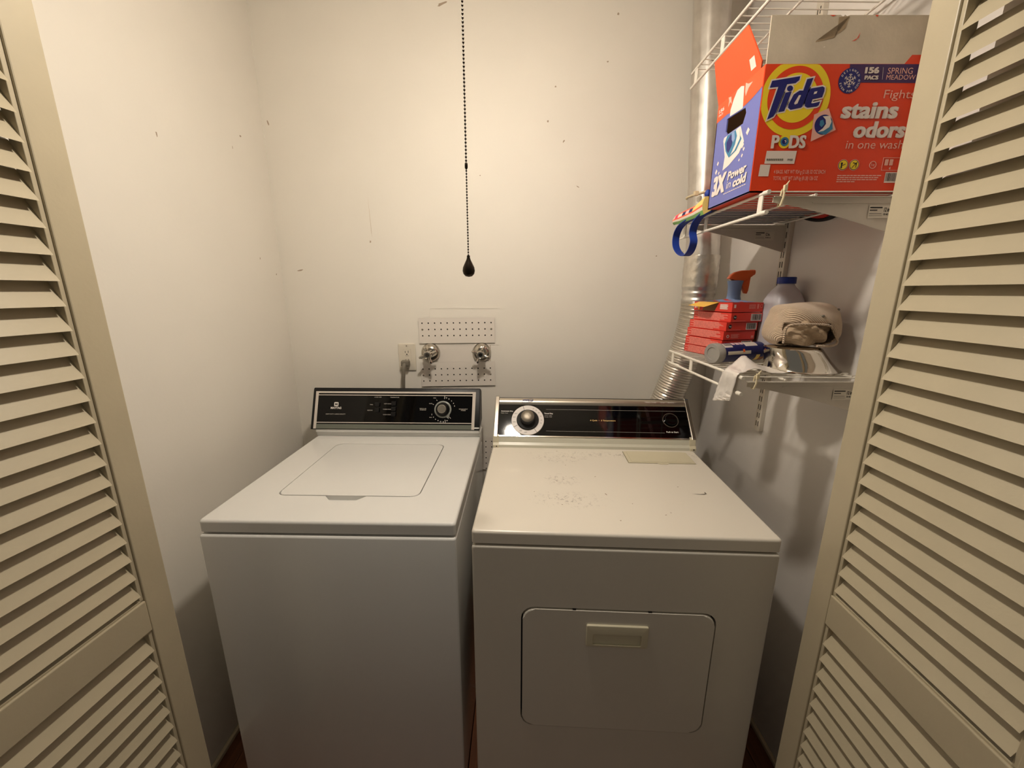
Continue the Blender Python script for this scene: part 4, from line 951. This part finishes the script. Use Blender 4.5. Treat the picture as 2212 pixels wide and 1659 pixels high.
single('brown_box', MB().box(.740, .815, 1.228, 1.288, 1.2745, 1.402, .001), 'brown', 'small plain brown carton behind the stack of red boxes', 'box', (.7775, 1.258, 1.2745))

# ------------------------------------------------------------------ spray bottle
sp = Thing('spray_bottle', 'blue spray bottle with orange trigger head behind the red boxes', 'spray bottle', (.741, 1.346, 1.2745))
Tsp = Matrix.Translation((.741, 1.346, 0))
sp.part('bottle', MB().lathe([(.030, 1.2745), (.0315, 1.280), (.0315, 1.375), (.0300, 1.395), (.0235, 1.425), (.0222, 1.445), (.0205, 1.452), (.0198, 1.470), (.0212, 1.488), (.0245, 1.502), (.010, 1.504)], 32, 0, Tsp), 'spray_b', 60)
pg = [(840, 185), (860, 150), (900, 125), (960, 108), (1045, 105), (1080, 110), (1083, 150), (1060, 165), (1052, 220), (1050, 300), (1040, 330), (1015, 325), (990, 270), (970, 225), (935, 205), (880, 192)]
pg = [(.741+(a-920)*.000335, 1.504-(b_-200)*.000335) for a, b_ in pg]
hdp = sp.part('spray_head', MB().prism(pg[:8]+[pg[13], pg[14], pg[15]], -.011, .011, 0, frame_from((0, 1.346, 0), (1, 0, 0), (0, 0, 1)), .004), 'spray_o', 50)
sp.part('trigger', MB().prism([pg[7], pg[8], pg[9], pg[10], pg[11], pg[12], pg[13]], -.007, .007, 0, frame_from((0, 1.346, 0), (1, 0, 0), (0, 0, 1)), .0025), 'spray_o', 50, under=hdp)
sp.part('nozzle', MB().tube([(.786, 1.346, 1.5285), (.799, 1.346, 1.5285)], .009, 16), 'spray_o', under=hdp)

# ------------------------------------------------------------------ jug
jg = Thing('plastic_jug', 'translucent white plastic jug with blue cap beside the wall standard', 'jug', (.7935, 1.173, 1.2745))
b = bmesh.new(); R_ = []; nn = 48
for (z, a, p_) in ((1.2745, .042, .45), (1.279, .0455, .45), (1.40, .0460, .45), (1.425, .0455, .48), (1.444, .0425, .55), (1.460, .0370, .65), (1.472, .0310, .8), (1.480, .0255, 1), (1.486, .0215, 1), (1.490, .0205, 1)):
    ring = []
    for k_ in range(nn):
        t = 2*PI*k_/nn; c_, s_ = math.cos(t), math.sin(t)
        fold = 1-.05*max(0, math.cos(4*t))**6*(1 if 1.40 < z < 1.47 else .2)
        ring.append(b.verts.new((.7935+a*math.copysign(abs(c_)**p_, c_)*fold, 1.173+a*math.copysign(abs(s_)**p_, s_)*fold, z)))
    R_.append(ring)
for i in range(len(R_)-1):
    for k_ in range(nn): b.faces.new((R_[i][k_], R_[i][(k_+1) % nn], R_[i+1][(k_+1) % nn], R_[i+1][k_]))
b.faces.new(R_[0][::-1]); b.faces.new(R_[-1]); mb = MB(); mb.merge(b); jg.part('body', mb, 'jug', 60)
jg.part('cap', MB().lathe([(.0238, 1.4895), (.0240, 1.4915), (.0240, 1.5065), (.0225, 1.508), (.001, 1.508)], 40, 0, Matrix.Translation((.7935, 1.173, 0))), 'capb', 40)

# ------------------------------------------------------------------ canister
cn = Thing('canister', 'navy cardboard canister with clear plastic lid lying on its side', 'canister', (.625, 1.092, 1.2745))
c0, c1 = Vector((.548, 1.068, 1.302)), Vector((.708, 1.122, 1.302)); ax = (c1-c0).normalized(); RR = .0262
side = ax.cross(Vector((0, 0, 1))).normalized()         # towards the camera
Tc = frame_from(c0, side, Vector((0, 0, 1)))             # x = towards camera, y = up, z = ?
nz = Vector((Tc[0][2], Tc[1][2], Tc[2][2]))
sg_ = 1 if nz.dot(ax) > 0 else -1
Lc = (c1-c0).length
def cyl_patch(mb, a0, a1, l0, l1, r, mi, n=8):
    b = bmesh.new(); ra = []
    for i in range(n+1):
        a = math.radians(a0+(a1-a0)*i/n); d_ = side*math.cos(a)+Vector((0, 0, 1))*math.sin(a); ra.append([b.verts.new(c0+ax*l+d_*r) for l in (l0, l1)])
    for i in range(n): b.faces.new((ra[i][0], ra[i+1][0], ra[i+1][1], ra[i][1]))
    bmesh.ops.recalc_face_normals(b, faces=b.faces[:])
    mb.merge(b, mi)
tubeb = cn.part('tube', MB().tube([c0+ax*.020, c0+ax*Lc], RR, 40), 'can_b', 40)
mb = MB()
cyl_patch(mb, 42, 78, .024, .052, RR+.0003, 0); cyl_patch(mb, 45, 92, .098, .142, RR+.0003, 0); cyl_patch(mb, -4, 16, .030, .112, RR+.0003, 1); cyl_patch(mb, 60, 88, .056, .066, RR+.0003, 4); cyl_patch(mb, 60, 88, .070, .082, RR+.0003, 4); cyl_patch(mb, 60, 88, .085, .095, RR+.0003, 4)
rnd = random.Random(2); l = .027
while l < .050:
    w_ = rnd.uniform(.0006, .0018); cyl_patch(mb, 52, 74, l, l+w_, RR+.0006, 2, 4); l += w_+rnd.uniform(.0006, .0016)
for a in (54, 61, 68, 75, 82): cyl_patch(mb, a, a+2.2, .103, .138, RR+.0006, 1, 2)
cyl_patch(mb, 8, 26, .083, .090, RR+.0006, 3, 3); cyl_patch(mb, -60, -12, .134, .148, RR+.0003, 5); cyl_patch(mb, -60, -30, .148, .166, RR+.0003, 6)
cn.part('label', mb, ['o_white', 'plate', 'ink_k', 'spray_o', 't_lil', 't_yel', 'brown'], 40, under=tubeb)
Tlid = Matrix.Translation(c0) @ ax.to_track_quat('Z', 'Y').to_matrix().to_4x4()
lid = cn.part('lid', MB().lathe([(.0010, .0022), (.0160, .0022), (.0172, .0), (.0262, .0), (.0276, .0018), (.0278, .022), (.0268, .0225)], 44, 0, Tlid, cap=False), 'can_lid', 40, label='clear plastic snap lid')
cn.part('lid_seal', MB().lathe([(.0255, .0195), (.0255, .0205)], 40, 0, Tlid), 'plate', under=lid)

# ------------------------------------------------------------------ steel bowl, foil and knit cap
b = bmesh.new(); R_ = []; nn = 56
for (z, r, cx_, cy_) in ((1.2745, .0840, .741, .992), (1.2765, .0845, .741, .992), (1.2785, .0805, .739, .992), (1.300, .0715, .728, .993), (1.322, .0655, .718, .995), (1.330, .0625, .715, .996), (1.333, .0560, .714, .996), (1.3335, .001, .714, .996)):
    R_.append([b.verts.new((cx_+r*math.cos(2*PI*k_/nn)*(1+.010*math.sin(3*2*PI*k_/nn)), cy_+r*math.sin(2*PI*k_/nn)*(1+.012*math.sin(5*2*PI*k_/nn+1)), z)) for k_ in range(nn)])
for i in range(len(R_)-1):
    for k_ in range(nn): b.faces.new((R_[i][k_], R_[i][(k_+1) % nn], R_[i+1][(k_+1) % nn], R_[i+1][k_]))
mb = MB(); mb.merge(b); single('steel_bowl', mb, 'steel', 'shiny steel bowl upside down under the beige knit cap', 'bowl', (.737, .992, 1.2745), smooth=50)
def sheet(rows_, name, amp, seed, sub=5):
    """rows_: list of (left point, right point) along a foil strip"""
    rnd = random.Random(seed); b = bmesh.new()
    Lp = catmull([r[0] for r in rows_], sub); Rp = catmull([r[1] for r in rows_], sub); nx = 9; V = []
    for a, c_ in zip(Lp, Rp):
        row = []
        for j in range(nx+1):
            p_ = a.lerp(c_, j/nx); k_ = amp*(.6 if j in (0, nx) else 1); row.append(b.verts.new(p_+Vector((rnd.uniform(-k_, k_), rnd.uniform(-k_, k_), rnd.uniform(0, k_)))))
        V.append(row)
    for i in range(len(V)-1):
        for j in range(nx): b.faces.new((V[i][j], V[i][j+1], V[i+1][j+1], V[i+1][j]))
    mb = MB(); mb.merge(b); return mb
fs = sheet([((.655, 1.000, 1.279), (.655, .918, 1.2775)), ((.620, .995, 1.288), (.618, .915, 1.2785)), ((.588, .985, 1.309), (.575, .910, 1.290)), ((.556, .975, 1.290), (.545, .905, 1.2815)), ((.527, .957, 1.276), (.5285, .899, 1.2755)), ((.523, .968, 1.240), (.5275, .909, 1.232)), ((.521, .977, 1.206), (.5275, .915, 1.213)), ((.519, .979, 1.193), (.530, .917, 1.210))], 'foil', .0016, 4)
o = single('foil_strip', fs, 'foil', 'crumpled silver foil strip hanging over the shelf lip', 'foil', (.585, .95, 1.2755), smooth=20)
sm = o.modifiers.new('thick', 'SOLIDIFY'); sm.thickness = .0006
hat = Thing('knit_cap', 'crumpled beige knit cap with dark lining folds resting on the steel bowl', 'cap', (.735, 1.0, 1.3345))
HC = Vector((.734, 1.003, 1.3840)); HR = Vector((.080, .062, .0590))
rnd = random.Random(6)
def lump(d): return 1+.03*math.sin(3.1*d.x+5*d.z)+.02*math.sin(5*d.x*d.z+2*d.y)+.015*math.sin(6*d.z+4*d.x)
b = bmesh.new(); bmesh.ops.create_uvsphere(b, u_segments=64, v_segments=40, radius=1)
kill = []
for v in b.verts:
    d = v.co.copy(); boxy = Vector([math.copysign(abs(c_)**.72, c_) for c_ in d]); v.co = HC+Vector((boxy.x*HR.x, boxy.y*HR.y, boxy.z*HR.z))*lump(d)
    v.co.z = max(v.co.z, 1.3355)
for f in b.faces:
    c_ = f.calc_center_median()
    ztop = 1.390 if c_.x < .755 else 1.390-(c_.x-.755)*.95
    if c_.y < .985 and .663 < c_.x < .788 and c_.z < ztop: kill.append(f)
bmesh.ops.delete(b, geom=kill, context='FACES')
mb = MB(); mb.merge(b); o = hat.part('crown', mb, 'knit', 60); sm = o.modifiers.new('thick', 'SOLIDIFY'); sm.thickness = .0035; sm.offset = -1
b = bmesh.new(); bmesh.ops.create_uvsphere(b, u_segments=64, v_segments=40, radius=1)
for v in b.verts:
    d = v.co.copy(); fold = 1+.20*math.sin(6*d.x+7*d.z+1)*(.4+.6*abs(d.y))+.10*abs(math.sin(7*d.x-6*d.z))
    v.co = HC+Vector((-.010, -.006, -.008))+Vector((d.x*.068, d.y*.050*fold, d.z*.044*fold)); v.co.z = max(v.co.z, 1.3375)
mb = MB(); mb.merge(b); hat.part('lining', mb, 'knit_d', 60, label='darker folded lining')
rim = [(.663, .957, 1.345), (.662, .955, 1.375), (.667, .949, 1.389), (.69, .941, 1.392), (.72, .938, 1.392), (.757, .942, 1.388), (.775, .948, 1.372), (.790, .953, 1.354), (.787, .951, 1.343), (.765, .945, 1.339), (.735, .942, 1.340)]
hat.part('hem', MB().tube(catmull(rim), .0027, 8), 'knit', 60)
for p_ in ((.737, .9415, 1.411), (.790, .966, 1.425)): hat.part('eyelet', MB().ball(p_, .004, sub=2, sc=(1, .5, .8)), 'cord', 60)
